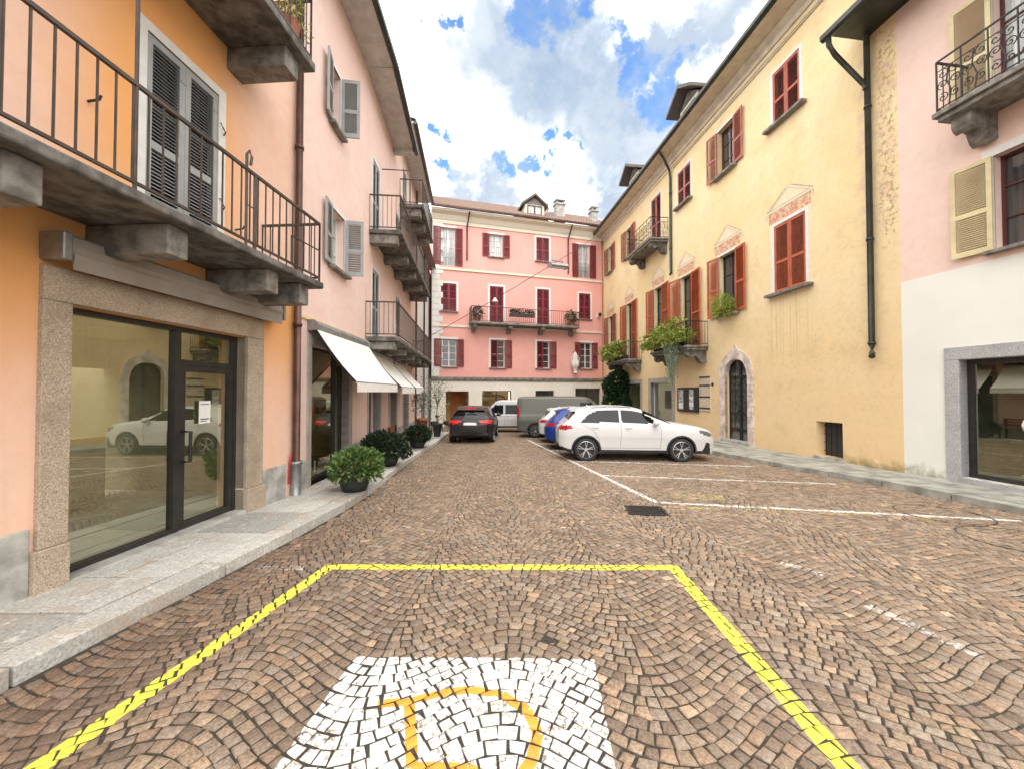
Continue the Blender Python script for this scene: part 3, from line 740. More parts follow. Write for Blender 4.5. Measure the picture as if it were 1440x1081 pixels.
B = stone_balcony(L1, U(-5), U(2.74), 1.0, 3.52, .10, .92, [U(-2.1), U(-.75), U(.40), U(1.76), U(2.45)], .135)
for u_ in (-.10,-.95): MB().bar((U(u_),.95,3.5),(U(u_),.95,6.6),.016,6).build('rail_post', M['iron_br'], B)
q = MB(); q.tube([(U(1.16),.95,3.52),(U(1.16),.95,4.62),(U(1.20),.95,4.68),(U(1.24),.95,4.62),(U(1.22),.95,4.52)], .016, 6); q.bar((U(1.30),.95,3.52),(U(1.30),.95,4.44),.02,6)
q.bar((U(1.16),.95,4.02),(U(1.30),.95,4.02),.008)
q.build('rail_post', M['iron_br'], B)
MB().tube([(U(2.0),.95,3.6),(U(2.0),.95,3.98),(U(2.69),.95,4.02)], .012, 5).build('rail_bar', M['iron_br'], B)
B2 = stone_balcony(L1, U(-5), U(2.46), 1.0, 6.80, .13, .95, [U(2.1), U(.2), U(-1.6)], .12, brw=.30, brh=.30)
# roof of the orange house
q = MB(); q.box(U(-7),U(3.64),-.3,.75,11.0,11.12); q.build('eave', M['soffit'], L1)
tiled_roof(L1, U(-7), U(3.64), .8, 11.2, -3.4, 12.8, M['grey_tiles'])
# downpipe between the houses
def pipe(root, name, pts, r, mat, k=10, collars=()):
    mb = MB(); mb.tube(pts, r, k)
    for c_ in collars: mb.lathe([(r*1.05,-.03),(r*1.25,-.03),(r*1.25,.03),(r*1.05,.03)], c_, k)
    return mb.build(name, mat, root, smooth=True)
dp = pipe(L1, 'downpipe', [(U(3.48),.09,.55),(U(3.48),.09,10.9)], .062, M['pipe_br'], collars=[(U(3.48),.09,3.0),(U(3.48),.09,6.2)])
pipe(L1, 'downpipe_sleeve', [(U(3.48),.09,-.2),(U(3.48),.09,.56)], .085, M['zinc'], collars=[(U(3.48),.09,.55)])
q = MB(); q.tube([(U(3.38),.02,.2),(U(3.37),.05,.6),(U(3.40),.06,.72),(U(3.45),.05,.7)], .014, 6); q.build('cable', M['redflower'], L1)

o = MB().box(U(1.72),U(1.90),y+.032,y+.036,1.38,1.68)
PS = o.build('paper_notice', M['paper']); PS.location = L1.location; PS.rotation_euler = L1.rotation_euler
tag(PS, 'white paper notice stuck on the glass door of the empty shop', 'notice')
q = MB(); q.box(U(1.745),U(1.875),y+.036,y+.0375,1.63,1.64).box(U(1.745),U(1.875),y+.036,y+.0375,1.43,1.445).box(U(1.745),U(1.84),y+.036,y+.0375,1.405,1.415); q.build('print', M['ink'], PS)

# ------------------------------------------------------------------ left: pale pink house with awnings, bending away
L2 = facade('pink_corner_house', (-3.917,7.07), (.0375,-1), 'pale pink house with white shop awnings, grey shutters and long stone balconies')
A2 = math.atan2(.1-.0375, 1)                     # the second stretch turns a little further away
L2b = None
wall(L2, 'wall', U(0), U(3.56), -.8, 10.95, [(U(.50),U(2.45),-.6,2.72,.4), (U(1.30),U(1.80),7.70,9.05), (U(1.33),U(2.10),4.56,5.88)], M['pink'], back=0)
def side2(name, mb, mat, parent, **k):            # local frame of the second stretch, expressed inside the house
    Mx = Matrix.Translation((U(3.56),0,0)) @ Matrix.Rotation(A2, 4, 'Z')
    return mb.xf(Mx).build(name, mat, parent, **k)
MX2 = Matrix.Translation((U(3.56),0,0)) @ Matrix.Rotation(A2, 4, 'Z')
def sub2(root, name):                             # moves freshly built objects of one stretch into place
    pass
# openings of the second stretch (v along it, from the bend)
V = lambda v: -v
class Stretch:
    """collects objects built in the stretch's own frame and turns them into the house's frame"""
    def __enter__(s): s.before = set(bpy.data.objects); return s
    def __exit__(s, *a):
        for o in set(bpy.data.objects)-s.before:
            if o.parent == L2: o.matrix_local = MX2 @ o.matrix_local
with Stretch():
    vend = 10.2
    wall(L2, 'wall', V(0), V(vend), -.9, 12.1, [(V(.45),V(1.75),-.7,2.55,.4), (V(3.2),V(4.4),-.7,2.55,.4), (V(6.0),V(7.2),-.7,2.5,.4), (V(.75),V(1.55),6.5,8.75,.12), (V(.75),V(1.55),3.40,5.45,.12), (V(4.2),V(5.1),6.5,8.7,.12), (V(4.2),V(5.1),3.4,5.5,.12), (V(5.6),V(6.4),9.5,11.3,.12)], M['pink'], back=6)
    for v0, v1, z0, z1 in ((.75,1.55,6.5,8.75),(.75,1.55,3.40,5.45),(4.2,5.1,6.5,8.7),(4.2,5.1,3.4,5.5),(5.6,6.4,9.5,11.3)):
        window(L2, V(v0), V(v1), z0, z1, M['grey_shutter'], M['pane'], M['grey_shutter'], 'closed', None, (M['white_paint'],.10,.012), depth=.09, name='balcony_door', pitch=.06)
    stone_balcony(L2, V(.35), V(7.9), .92, 6.46, .13, 1.0, [V(.55),V(2.3),V(4.0),V(5.8),V(7.6)], .13, brw=.28, brh=.26)
    B = stone_balcony(L2, V(.02), V(8.6), .92, 3.33, .13, .97, [V(.25),V(1.9),V(3.7),V(5.5),V(7.3),V(8.4)], .13, brw=.28, brh=.22)
    stone_balcony(L2, V(4.9), V(8.8), .95, 9.42, .15, 1.0, [V(5.2),V(6.6),V(8.2)], .13, brw=.32, brh=.30)
    q = MB(); q.tube([(V(1.9),.0,9.06),(V(1.9),.9,9.06),(V(1.9),.9,7.4)], .02, 5); q.build('awning_frame', M['iron_br'], L2)
    # eaves: the first stretch's roof reaches past the bend, then a higher roof
    q = MB(); q.box(V(-.0),V(3.85),-.3,.72,10.86,10.93); q.box(V(3.6),V(3.84),.02,.70,10.70,10.858); q.build('soffit', M['soffit'], L2)
    q = MB(); q.prism([(.72,10.93),(.74,10.83),(.80,10.80),(.87,10.84),(.88,10.93)], V(-.05), V(3.95), 'x'); q.build('gutter', M['pipe_dark'], L2)
    q = MB(); q.box(V(3.9),V(vend),-.3,.68,12.02,12.1); q.build('soffit', M['soffit'], L2)
    q = MB(); q.prism([(.68,12.1),(.70,12.0),(.76,11.97),(.83,12.01),(.84,12.1)], V(3.88), V(vend+.1), 'x'); q.build('gutter', M['pipe_dark'], L2)
    tiled_roof(L2, V(0), V(3.95), .80, 10.98, -6, 13.0, M['grey_tiles']); tiled_roof(L2, V(3.9), V(vend), .78, 12.15, -6, 14.2, M['grey_tiles'])
    pipe(L2, 'downpipe', [(V(8.95),.10,-.3),(V(8.95),.10,12.0)], .05, M['pipe_br'])
    # shopfronts below
    for v0, v1 in ((.45,1.75),(3.2,4.4),(6.0,7.2)):
        sf = MB(); window_frame(sf, V(v0), V(v1), .02, 2.5, -.3, 2, 1); S_ = sf.build('shop_window', M['dark_frame'], L2)
        q = MB(); q.quad((V(v0),-.305,0),(V(v0),-.305,2.5),(V(v1),-.305,2.5),(V(v1),-.305,0)); q.build('pane', M['pane'], S_)
        q = MB(); q.box(V(v0-.16),V(v0),-.2,.02,-.3,2.56).box(V(v1),V(v1+.16),-.2,.02,-.3,2.56).box(V(v0-.16),V(v1+.16),-.2,.022,2.562,2.72); q.build('surround', M['granite'], S_)
    q = MB(); q.box(V(0),V(.28),-.05,.025,-.8,.5).box(V(1.93),V(3.02),-.05,.025,-.8,.45).box(V(4.58),V(5.82),-.05,.025,-.8,.4).box(V(7.38),V(vend),-.05,.025,-.9,.35); q.build('plinth', M['plinth'], L2)
    for v0, v1 in ((.35,2.75),(3.0,5.2)):
        pass
q = MB(); q.box(U(-.02),U(3.56),-.3,.74,10.86,10.93); q.build('soffit', M['soffit'], L2)
q = MB(); q.prism([(.72,10.93),(.74,10.83),(.80,10.80),(.87,10.84),(.88,10.93)], U(-.02), U(3.56), 'x'); q.build('gutter', M['pipe_dark'], L2)
tiled_roof(L2, U(-.02), U(3.56), .80, 10.98, -6, 13.0, M['grey_tiles'])
for (a, b_, z0, z1, ag) in ((1.30,1.80,7.70,9.05,(.2,1.45)),(1.33,2.10,4.56,5.88,(.12,1.4))):
    window(L2, U(a), U(b_), z0, z1, M['white_paint'], M['curtain_pane'] if z0 < 6 else M['pane'], M['grey_shutter'], 'open', M['old_stone'], (M['white_paint'],.09,.01), sw=.40, ang=(ag[1], ag[0]), pitch=.05)
# first shopfront with its room
q = MB(); q.box(U(.34),U(.50),-.3,.03,-.3,2.72).box(U(2.45),U(2.62),-.3,.03,-.3,2.72).box(U(.34),U(2.62),-.3,.032,2.722,2.92); q.build('shop_surround', M['granite'], L2, bevel=.006)
sf = MB(); window_frame(sf, U(.5), U(2.45), -.02, 2.72, -.2, 1, 1, .06); sf.box(U(1.98),U(2.06),-.24,-.16,.04,2.66); S_ = sf.build('shop_window', M['dark_frame'], L2)
q = MB(); q.quad((U(.5),-.2,0),(U(.5),-.2,2.7),(U(2.45),-.2,2.7),(U(2.45),-.2,0)); q.build('pane', M['shop_glass'], S_)
q = MB(); q.box(U(.0),U(.338),-.05,.025,-.75,.5).box(U(2.622),U(3.56),-.05,.025,-.75,.5); q.build('plinth', M['plinth'], L2)
q = MB(); a, b_ = .1, 3.4
q.quad((U(a),-3,0),(U(a),-3,2.8),(U(b_),-3,2.8),(U(b_),-3,0)); q.quad((U(a),-.4,0),(U(a),-.4,2.8),(U(a),-3,2.8),(U(a),-3,0)); q.quad((U(b_),-.4,0),(U(b_),-3,0),(U(b_),-3,2.8),(U(b_),-.4,2.8)); q.quad((U(a),-.4,2.8),(U(b_),-.4,2.8),(U(b_),-3,2.8),(U(a),-3,2.8))
q.build('shop_room_wall', M['tan_room'], L2)
q = MB(); q.quad((U(a),-.38,-.02),(U(b_),-.38,-.02),(U(b_),-3,-.02),(U(a),-3,-.02)); q.build('shop_room_floor', M['room_floor'], L2)
q = MB(); q.box(U(0),U(3.56),.0,.03,3.18,3.25); q.build('string_course', M['yellow'], L2)
def open_awning(root, xa, xb, z0, zf, out, name='awning'):
    """drop-arm awning: cassette, cloth, valance, front bar and two folding arms"""
    q = MB(); q.prism([(.0,z0),(.0,z0+.20),(.14,z0+.20),(.20,z0+.12),(.20,z0+.02)], xa, xb, 'x'); Aw = q.build(name, M['zinc'], root, bevel=.008)
    c = MB(); n = 10
    for i in range(n):
        t0, t1 = i/n, (i+1)/n; sg = lambda t: -.06*math.sin(PI*t)
        y0_, y1_ = .16+(out-.16)*t0, .16+(out-.16)*t1; za, zb = z0+.06+(zf-z0-.06)*t0+sg(t0), z0+.06+(zf-z0-.06)*t1+sg(t1)
        c.quad((xa,y0_,za),(xb,y0_,za),(xb,y1_,zb),(xa,y1_,zb))
    c.build('awning_cloth', M['awning_cloth'], Aw)
    v_ = MB(); k = 16; n0 = 0
    for i in range(k):
        xa_, xb_ = xa+(xb-xa)*i/k, xa+(xb-xa)*(i+1)/k
        v_.quad((xa_,out+.005,zf-.02),(xb_,out+.005,zf-.02),(xb_,out+.01,zf-.20),(xa_,out+.01,zf-.20))
    v_.build('valance', M['awning_cloth'], Aw)
    b2 = MB(); b2.box(xa,xb,out-.03,out+.003,zf-.04,zf+.005); b2.build('front_bar', M['zinc'], Aw)
    s_ = 1 if xb > xa else -1
    for x in (xa+s_*.06, xb-s_*.06): MB().tube([(x,.05,z0+.05),(x,out*.55,(z0*.42+zf*.58)),(x,out-.02,zf-.03)], .02, 6).build('awning_arm', M['dark_frame'], Aw)
open_awning(L2, U(.34), U(3.35), 2.98, 2.00, .95)
with Stretch():
    open_awning(L2, V(.35), V(2.75), 2.80, 1.95, .95); open_awning(L2, V(3.1), V(5.3), 2.75, 1.95, .95)

# things in the first shop window
def placed(root, mb, name, mat, label, cat, group=None):
    o = mb.build(name, mat); o.matrix_world = root.matrix_basis.copy()
    o.location = root.location; o.rotation_euler = root.rotation_euler
    return tag(o, label, cat, group)
def groot(root, name, x, yy, z, label, cat, group=None, rz=0):
    p = Matrix.LocRotScale(root.location, root.rotation_euler, None) @ Vector((x, yy, z))
    return empty(name, p, root.rotation_euler.z+rz, label, cat, group)
# ------------------------------------------------------------------ white house in the gap at the far left
WH = facade('white_house', (-5.3,22.6), (.105,-1), 'narrow white plastered house between the pink house and the rose house')
wall(WH, 'wall', -9.5, 1.72, -1, 10.2, [(-1.9,-1.1,5.2,6.9)], M['white_wall'], back=5)
window(WH, -1.9, -1.1, 5.2, 6.9, M['white_paint'], M['pane'], None)
pipe(WH, 'downpipe', [(-.7,.08,-.6),(-.7,.08,10.1)], .05, M['pipe_dark'])
tiled_roof(WH, -4.5, 1.2, .5, 10.2, -5, 12, M['tiles'])

# ------------------------------------------------------------------ end of the square: rose house
E_ = facade('rose_house', (-5.4,26.1), (-3.54,-1), 'rose pink house with wine red shutters and stone ground floor closing the square')
W3 = 12.75
ZA = [(.57,1.53,10.45,13.05,'open',.52),(3.95,4.93,11.33,12.95,'open',.5),(7.45,8.45,11.35,13.10,'closed',0),(10.80,11.74,10.42,12.92,'open',.5)]
ZB = [(.58,1.64,7.3,9.22,'closed',0),(3.98,4.98,6.62,9.25,'closed',0),(7.50,8.44,6.62,9.30,'closed',0),(10.84,11.79,7.27,9.22,'closed',0)]
ZC = [(.64,1.65,3.52,5.40,'open',.5),(4.05,5.09,3.5,5.46,'half',.5),(7.49,8.49,3.52,5.48,'half',.5),(10.95,11.89,3.55,5.50,'open',.46)]
G_ = [(.94,2.50,-.9,1.85,2.4),(3.45,5.56,-.05,1.88,.3),(7.38,8.82,.55,1.90,.3),(10.53,12.6,-.8,2.07,.4)]
wall(E_, 'wall', U(0), U(W3), 2.66, 14.1, [(U(a),U(b_),c_,d) for a,b_,c_,d,_,_ in ZA+ZB+ZC], M['rose'], back=8)
q = wall(E_, 'stone_base', U(-.03), U(W3), -1.2, 2.658, [(U(a),U(b_),c_,d,e) for a,b_,c_,d,e in G_], M['travertine'], back=0)
for i, (a, b_, z0, z1, md, sw) in enumerate(ZA+ZB+ZC):
    dr_ = z1-z0 > 2.3
    f = window(E_, U(a), U(b_), z0, z1, M['white_paint'], M['curtain_pane'] if i < 4 else M['pane'], M['wine_shutter'], md, None if dr_ else M['old_stone'], (M['white_paint'],.13,.02), sw=sw, rows=4, cols=2, pitch=.06, name='balcony_door' if dr_ else 'window')
    if i in (0, 3):
        r_ = MB(); ornate_railing(r_, [(U(a),.03),(U(b_),.03)], z0, 1.0, .34, .010); r_.build('railing', M['zinc'], f)
for z in (10.20, 6.30): MB().box(U(0), U(W3), -.02, .07, z-.07, z+.07).build('string_course', M['cream'], E_)
q = MB(); q.box(U(-.05),U(W3),-.02,.12,2.66,2.82); q.box(U(-.05),U(W3),-.02,.07,2.56,2.658); q.build('cornice', M['old_stone'], E_)
q = MB(); q.box(U(0),U(W3),-.02,.06,13.30,13.55); q.prism([(0,13.552),(.10,13.552),(.28,13.85),(.55,13.98),(.62,14.1),(0,14.1)], U(-.1), U(W3), 'x'); q.build('eave_cornice', M['cream'], E_)
q = MB(); q.prism([(.60,14.24),(.62,14.13),(.69,14.10),(.76,14.14),(.77,14.24)], U(-.15), U(W3), 'x'); q.build('gutter', M['pipe_br'], E_)
tiled_roof(E_, U(-.15), U(W3+1.5), .70, 14.25, -5.5, 17.85, M['tiles'], pitch=.22)
q = MB(); z = 2.85; k = 0
while z < 13.2:
    w = .72 if k % 2 else .48; q.box(U(-.03), U(w), -.02, .035, z+.012, z+.40); z += .41; k += 1
q.build('quoin', M['white_wall'], E_, bevel=.01)
for u, z1 in ((2.35,10.9),(9.95,10.6)):
    pipe(E_, 'downpipe', [(U(u+.1),.62,14.05),(U(u+.05),.5,13.75),(U(u),.12,13.2),(U(u),.10,z1)], .055, M['pipe_br'])
B = MB(); B.box(U(2.5),U(10.46),-.02,.95,6.40,6.55); BL = B.build('balcony', M['old_stone'], E_, bevel=.015)
for u in (2.8,5.3,7.7,10.1): q = MB(); console(q, U(u), .26, .8, 6.398, .5); q.build('console', M['old_stone'], BL)
q = MB(); railing(q, [(U(2.55),0),(U(2.55),.9),(U(10.41),.9),(U(10.41),0)], 6.55, 1.02, .15, .012, .02)
q.build('railing', M['iron_br'], BL)
# ground-floor openings
q = MB(); a, b_ = .7, 2.75
q.quad((U(a),-2.4,-1),(U(a),-2.4,2.4),(U(b_),-2.4,2.4),(U(b_),-2.4,-1)); q.quad((U(.94),-.02,-1),(U(.94),-2.4,-1),(U(.94),-2.4,1.9),(U(.94),-.02,1.9)); q.quad((U(2.5),-.02,-1),(U(2.5),-.02,1.9),(U(2.5),-2.4,1.9),(U(2.5),-2.4,-1))
q.build('passage_wall', M['orange_hall'], E_)
q = MB(); q.quad((U(1.0),-2.38,-.9),(U(1.0),-2.38,.9),(U(1.5),-2.38,1.3),(U(1.5),-2.38,-.9)); q.build('passage_door', M['tan_room'], E_)
for a, b_, z0, z1 in ((3.45,5.56,-.05,1.88),(7.38,8.82,.55,1.90),(10.53,12.6,-.7,2.07)):
    sf = MB(); window_frame(sf, U(a), U(b_), z0, z1, -.25, 2, 1, .05); S_ = sf.build('shop_window', M['dark_frame'], E_)
    q = MB(); q.quad((U(a),-.26,z0),(U(a),-.26,z1),(U(b_),-.26,z1),(U(b_),-.26,z0)); q.build('pane', M['lit_pane'] if False else (M['clear_glass'] if a < 5 else M['pane']), S_)
    if a < 5:
        q = MB(); q.quad((U(a-.4),-2.2,-.3),(U(a-.4),-2.2,2.2),(U(b_+.4),-2.2,2.2),(U(b_+.4),-2.2,-.3)); q.quad((U(a-.4),-.4,-.2),(U(b_+.4),-.4,-.2),(U(b_+.4),-2.2,-.2),(U(a-.4),-2.2,-.2)); q.build('shop_room_wall', M['tan_room'], E_)
# dormer and chimneys
dm = MB(); dm.box(U(6.9),U(8.45),-1.0,-4.0,14.8,15.95); D_ = dm.build('dormer', M['cream'], E_)
q = MB(); q.prism([(U(6.65),15.82),(U(7.675),16.6),(U(8.7),15.82),(U(8.7),15.98),(U(7.675),16.77),(U(6.65),15.98)], -.75, -4.2, 'y'); q.build('dormer_roof', M['grey_tiles'], D_)
q = MB(); q.prism([(U(6.9),15.952),(U(8.45),15.952),(U(7.675),16.55)], -1.0, -1.04, 'y'); q.build('gable', M['old_stone'], D_)
q = MB(); window_frame(q, U(7.1), U(8.25), 15.2, 15.88, -.97, 2, 1, .06); w_ = q.build('dormer_window', M['wine_frame'], D_)
q = MB(); q.quad((U(7.1),-.985,15.2),(U(7.1),-.985,15.88),(U(8.25),-.985,15.88),(U(8.25),-.985,15.2)); q.build('pane', M['curtain_pane'], w_)
for u, yy, zz, w in ((10.2,-2.2,17.0,.75),(9.3,-3.4,17.1,.6),(13.0,-1.8,16.6,.5)):
    q = MB(); q.box(U(u-w/2),U(u+w/2),yy-.3,yy+.3,14.5,zz-.25).box(U(u-w/2-.08),U(u+w/2+.08),yy-.38,yy+.38,zz-.25,zz-.13).box(U(u-w/2+.08),U(u-w/2+.16),yy-.25,yy+.25,zz-.13,zz+.1).box(U(u+w/2-.16),U(u+w/2-.08),yy-.25,yy+.25,zz-.13,zz+.1).box(U(u-w/2-.05),U(u+w/2+.05),yy-.34,yy+.34,zz+.1,zz+.18); q.build('chimney', M['plinth'], E_)
# lantern sign and camera on the rose wall
q = MB(); q.tube([(U(10.3),.02,4.75),(U(10.3),.45,4.85),(U(10.3),.55,4.7)], .02, 6); LS = q.build('wall_lantern', M['zinc'], E_)
q = MB(); q.lathe([(.02,4.72),(.10,4.62),(.16,4.5),(.20,4.1),(.26,4.0),(.28,3.8),(.24,3.62),(.14,3.5),(.10,3.3),(.16,3.2),(.02,3.15)], (U(10.3),.5,0), 10)
for k in range(6):
    t = k*PI/3; q.tube([(U(10.3)+.16*math.cos(t),.5+.16*math.sin(t),4.5),(U(10.3)+.34*math.cos(t),.5+.34*math.sin(t),4.25),(U(10.3)+.27*math.cos(t),.5+.27*math.sin(t),3.75)], .02, 5)
q.build('lantern_body', M['white_paint'], LS)
q = MB(); q.box(U(12.3),U(12.5),.0,.12,7.45,7.75).tube([(U(12.4),.1,7.6),(U(12.4),.3,7.62)], .04, 6); WC = q.build('wall_camera', M['white_paint'], E_)
q = MB(); q.lathe([(.0,-.14),(.08,-.12),(.14,-.03),(.14,.04),(.08,.12),(0,.14)], (U(12.4),.36,7.62), 12); q.build('camera_dome', M['black_plastic'], WC, smooth=True)

# ------------------------------------------------------------------ right: yellow palazzo
YB = facade('yellow_palazzo', YW0, (-.099,1), 'weathered yellow house with rust red shutters, arched iron door and planted balconies')
Y2W = [(2.72,3.78,10.60,12.38,'closed',0),(5.71,6.73,10.50,12.40,'open',.56),(8.71,9.84,10.75,12.45,'closed',0),(11.57,12.68,9.72,12.50,'closed',0),(15.42,16.35,10.48,12.32,'open',.62),(18.85,19.68,10.52,12.42,'open',.62)]
Y1W = [(2.58,3.80,5.03,7.27,'closed',0),(5.68,6.71,4.85,7.26,'open',.60),(8.69,9.65,3.80,7.26,'open',.82),(11.48,12.40,4.85,7.46,'open',.80),(15.39,16.30,3.80,7.48,'open',.85),(18.77,19.72,5.0,7.30,'open',.72)]
YG = [(5.12,6.42,-.25,3.02,.32),(10.55,12.88,-.7,2.30,.25),(14.25,16.55,-.7,2.30,.25),(1.50,2.31,-.02,.96,.30)]
wall(YB, 'wall', 0, 21.5, -1.2, 13.6, [w[:4] for w in Y2W+Y1W]+YG, M['yellow'], back=9)
for i, (a, b_, z0, z1, md, sw) in enumerate(Y2W+Y1W):
    sh = M['orange_shutter'] if i in (6,7,8,9,10) else (M['red_shutter'] if i == 0 else M['dusty_shutter'])
    dr_ = z1-z0 > 2.7
    if i in (1, 7, 8): ang = (.10,.16)
    else: ang = (.07,.09)
    window(YB, a, b_, z0, z1, M['dark_frame'] if i > 5 else M['wine_frame'], M['pane'], sh, md, None if dr_ else M['old_stone'],
           (M['white_paint'],.10,.006) if i in (0,1,2,3,6,7) else (M['cream'],.08,.006), sw=sw, rows=3, cols=2 if i != 7 else 2, ang=ang, depth=.22, silld=.20, sover=.26 if i in (0,6) else .16, szt=.09, name='balcony_door' if dr_ else 'window', pitch=.05 if a < 10 else .06)
# faded painted pediments over the first-floor windows
def fade(name, c, under, lo=.42, hi=.6):
    m, nt, b = nmat(name); co = objco(nt); f = noise(nt, co, 7, 5, .75)
    nt.links.new(mix(nt, mrange(nt, f, lo, hi), c, under), b.inputs['Base Color']); b.inputs['Roughness'].default_value = .95; return m
ped_line = fade('faded_painted_moulding', (.42,.35,.33), (.76,.66,.47), .45, .65); ped_red = fade('faded_red_fresco', (.58,.25,.17), (.74,.58,.36), .44, .58); ped_white = fade('faded_white_fresco', (.80,.70,.52), (.80,.63,.36), .45, .62)
for (a, b_, z0, z1, md, sw) in Y1W:
    xc = (a+b_)/2; hw = (b_-a)/2+.30; zb = z1+.32; q = MB()
    def band(p0, p1, w, y=.004):
        d = Vector((p1[0]-p0[0], p1[1]-p0[1])).normalized(); n = Vector((-d.y, d.x))*w/2
        q.quad((p0[0]-n.x,y,p0[1]-n.y),(p0[0]+n.x,y,p0[1]+n.y),(p1[0]+n.x,y,p1[1]+n.y),(p1[0]-n.x,y,p1[1]-n.y))
    band((xc-hw,zb+.16),(xc+hw,zb+.16),.035); band((xc-hw,zb+.26),(xc+hw,zb+.26),.025,.005)
    band((xc-hw+.03,zb+.27),(xc,zb+.80),.03,.006); band((xc+hw-.03,zb+.27),(xc,zb+.80),.03,.007); band((xc-hw+.2,zb+.28),(xc,zb+.70),.014,.008); band((xc+hw-.2,zb+.28),(xc,zb+.70),.014,.009)
    band((xc-hw,zb-.02),(xc-hw,zb+.16),.02,.010); band((xc+hw,zb-.02),(xc+hw,zb+.16),.02,.010)
    PM = q.build('painted_pediment', ped_line, YB)
    q = MB(); q.quad((xc-hw+.08,.003,z1+.12),(xc-hw+.08,.003,zb+.14),(xc+hw-.08,.003,zb+.14),(xc+hw-.08,.003,z1+.12)); q.build('painted_frieze', ped_red, PM)
    q = MB(); q.prism([(xc-hw+.03,zb+.2),(xc+hw-.03,zb+.2),(xc,zb+.78)], .0, .0025, 'y'); q.build('painted_tympanum', ped_white, PM)
    if md == 'closed':
        q = MB(); q.box(a-.20,a-.102,-.01,.004,z0-.02,z1+.12).box(b_+.102,b_+.20,-.01,.004,z0-.02,z1+.12); q.build('painted_jamb', ped_white, PM)
# balconies
def yb(x0, x1, zt, ornate=True):
    q = MB(); q.box(x0,x1,-.02,1.0,zt-.10,zt).box(x0+.06,x1-.06,-.02,.93,zt-.2,zt-.101); B = q.build('balcony', M['old_stone'], YB, bevel=.02)
    for x in (x0+.3, x1-.3): q = MB(); console(q, x, .26, .88, zt-.202, .55); q.build('console', M['slab'], B)
    q = MB(); pts = [(x0+.06,0),(x0+.06,.94),(x1-.06,.94),(x1-.06,0)]
    if ornate: ornate_railing(q, pts, zt, 1.05, .42, .008)
    else: railing(q, pts, zt, 1.02, .13, .008)
    q.build('railing', M['iron'], B); return B
yb(10.75,13.9,9.70); yb(7.45,10.85,3.78, False); yb(14.0,17.5,3.76, False)
# arched stone doorway
q = MB(); xc, zs, ri, ro = 5.77, 2.42, .65, .95; n = 24
blocks = 7
for s_ in (-1, 1):
    for k in range(7):
        z0 = -.25+k*(zs+.25)/7; w = .28 if k % 2 else .31
        q.box(xc+s_*(ri), xc+s_*(ri+w), -.12, .045, z0+.004, z0+(zs+.25)/7-.004)
for k in range(11):
    a0, a1 = PI*k/11, PI*(k+1)/11; a0 += .006; a1 -= .006
    def rr(a): return ro + .08*max(0, 1-abs(a-PI/2)/.42)
    am = (a0+a1)/2
    pts = [(xc+ri*math.cos(a), zs+ri*math.sin(a)) for a in (a0, am, a1)] + [(xc+rr(a)*math.cos(a), zs+rr(a)*math.sin(a)) for a in (a1, am, a0)]
    if k == 5: pts = pts[:3] + [(xc+rr(a1)*math.cos(a1), zs+rr(a1)*math.sin(a1)), (xc, zs+ro+.22), (xc+rr(a0)*math.cos(a0), zs+rr(a0)*math.sin(a0))]
    q.prism(pts, -.12, .045, 'y')
q.build('door_surround', M['door_stone'], YB, bevel=.012)
q = MB(); q.box(4.55,6.95,-.3,.30,-.45,-.13).box(5.0,6.55,-.32,.12,-.128,-.03); q.build('door_step', M['plinth'], YB, bevel=.015)
q = MB(); q.box(5.10,6.44,-.27,-.24,-.1,3.12); DD = q.build('iron_door', simple('door_backing', (.16,.17,.155), .25, var=.4, scale=4), YB)
q = MB(); yy = -.20
def archz(x): return zs+math.sqrt(max(0, ri*ri-(x-xc)**2))
for x in (xc-.62, xc-.03, xc+.03, xc+.62): q.box(x-.025, x+.025, yy-.02, yy+.02, -.1, archz(x)-.02)
q.tube([(xc+.63*math.cos(PI*i/16), yy, zs+.63*math.sin(PI*i/16)) for i in range(17)], .025, 4)
for z in (-.07,.32,.40,2.40): q.box(xc-.62,xc+.62,yy-.018,yy+.018,z-.02,z+.02)
for s_ in (-1, 1):
    for z in (.75,1.2,1.65,2.1,2.65):
        for d in (-1, 1):
            c_ = (xc+s_*.32+d*.12, yy, z)
            q.tube(spiral(c_, .135, 1.6, PI/2*d, Vector((d,0,0)), Vector((0,0,1)), 18), .011, 4)
            c_ = (xc+s_*.32+d*.12, yy, z+.22)
            if z < 2.6: q.tube(spiral(c_, .11, 1.5, -PI/2*d, Vector((d,0,0)), Vector((0,0,-1)), 18), .011, 4)
    q.bar((xc+s_*.32,yy,.4),(xc+s_*.32,yy,2.9),.012)
    q.box(xc+s_*.09-.03,xc+s_*.09+.03,yy+.02,yy+.06,1.05,1.12)
q.build('iron_scrollwork', M['iron'], DD)
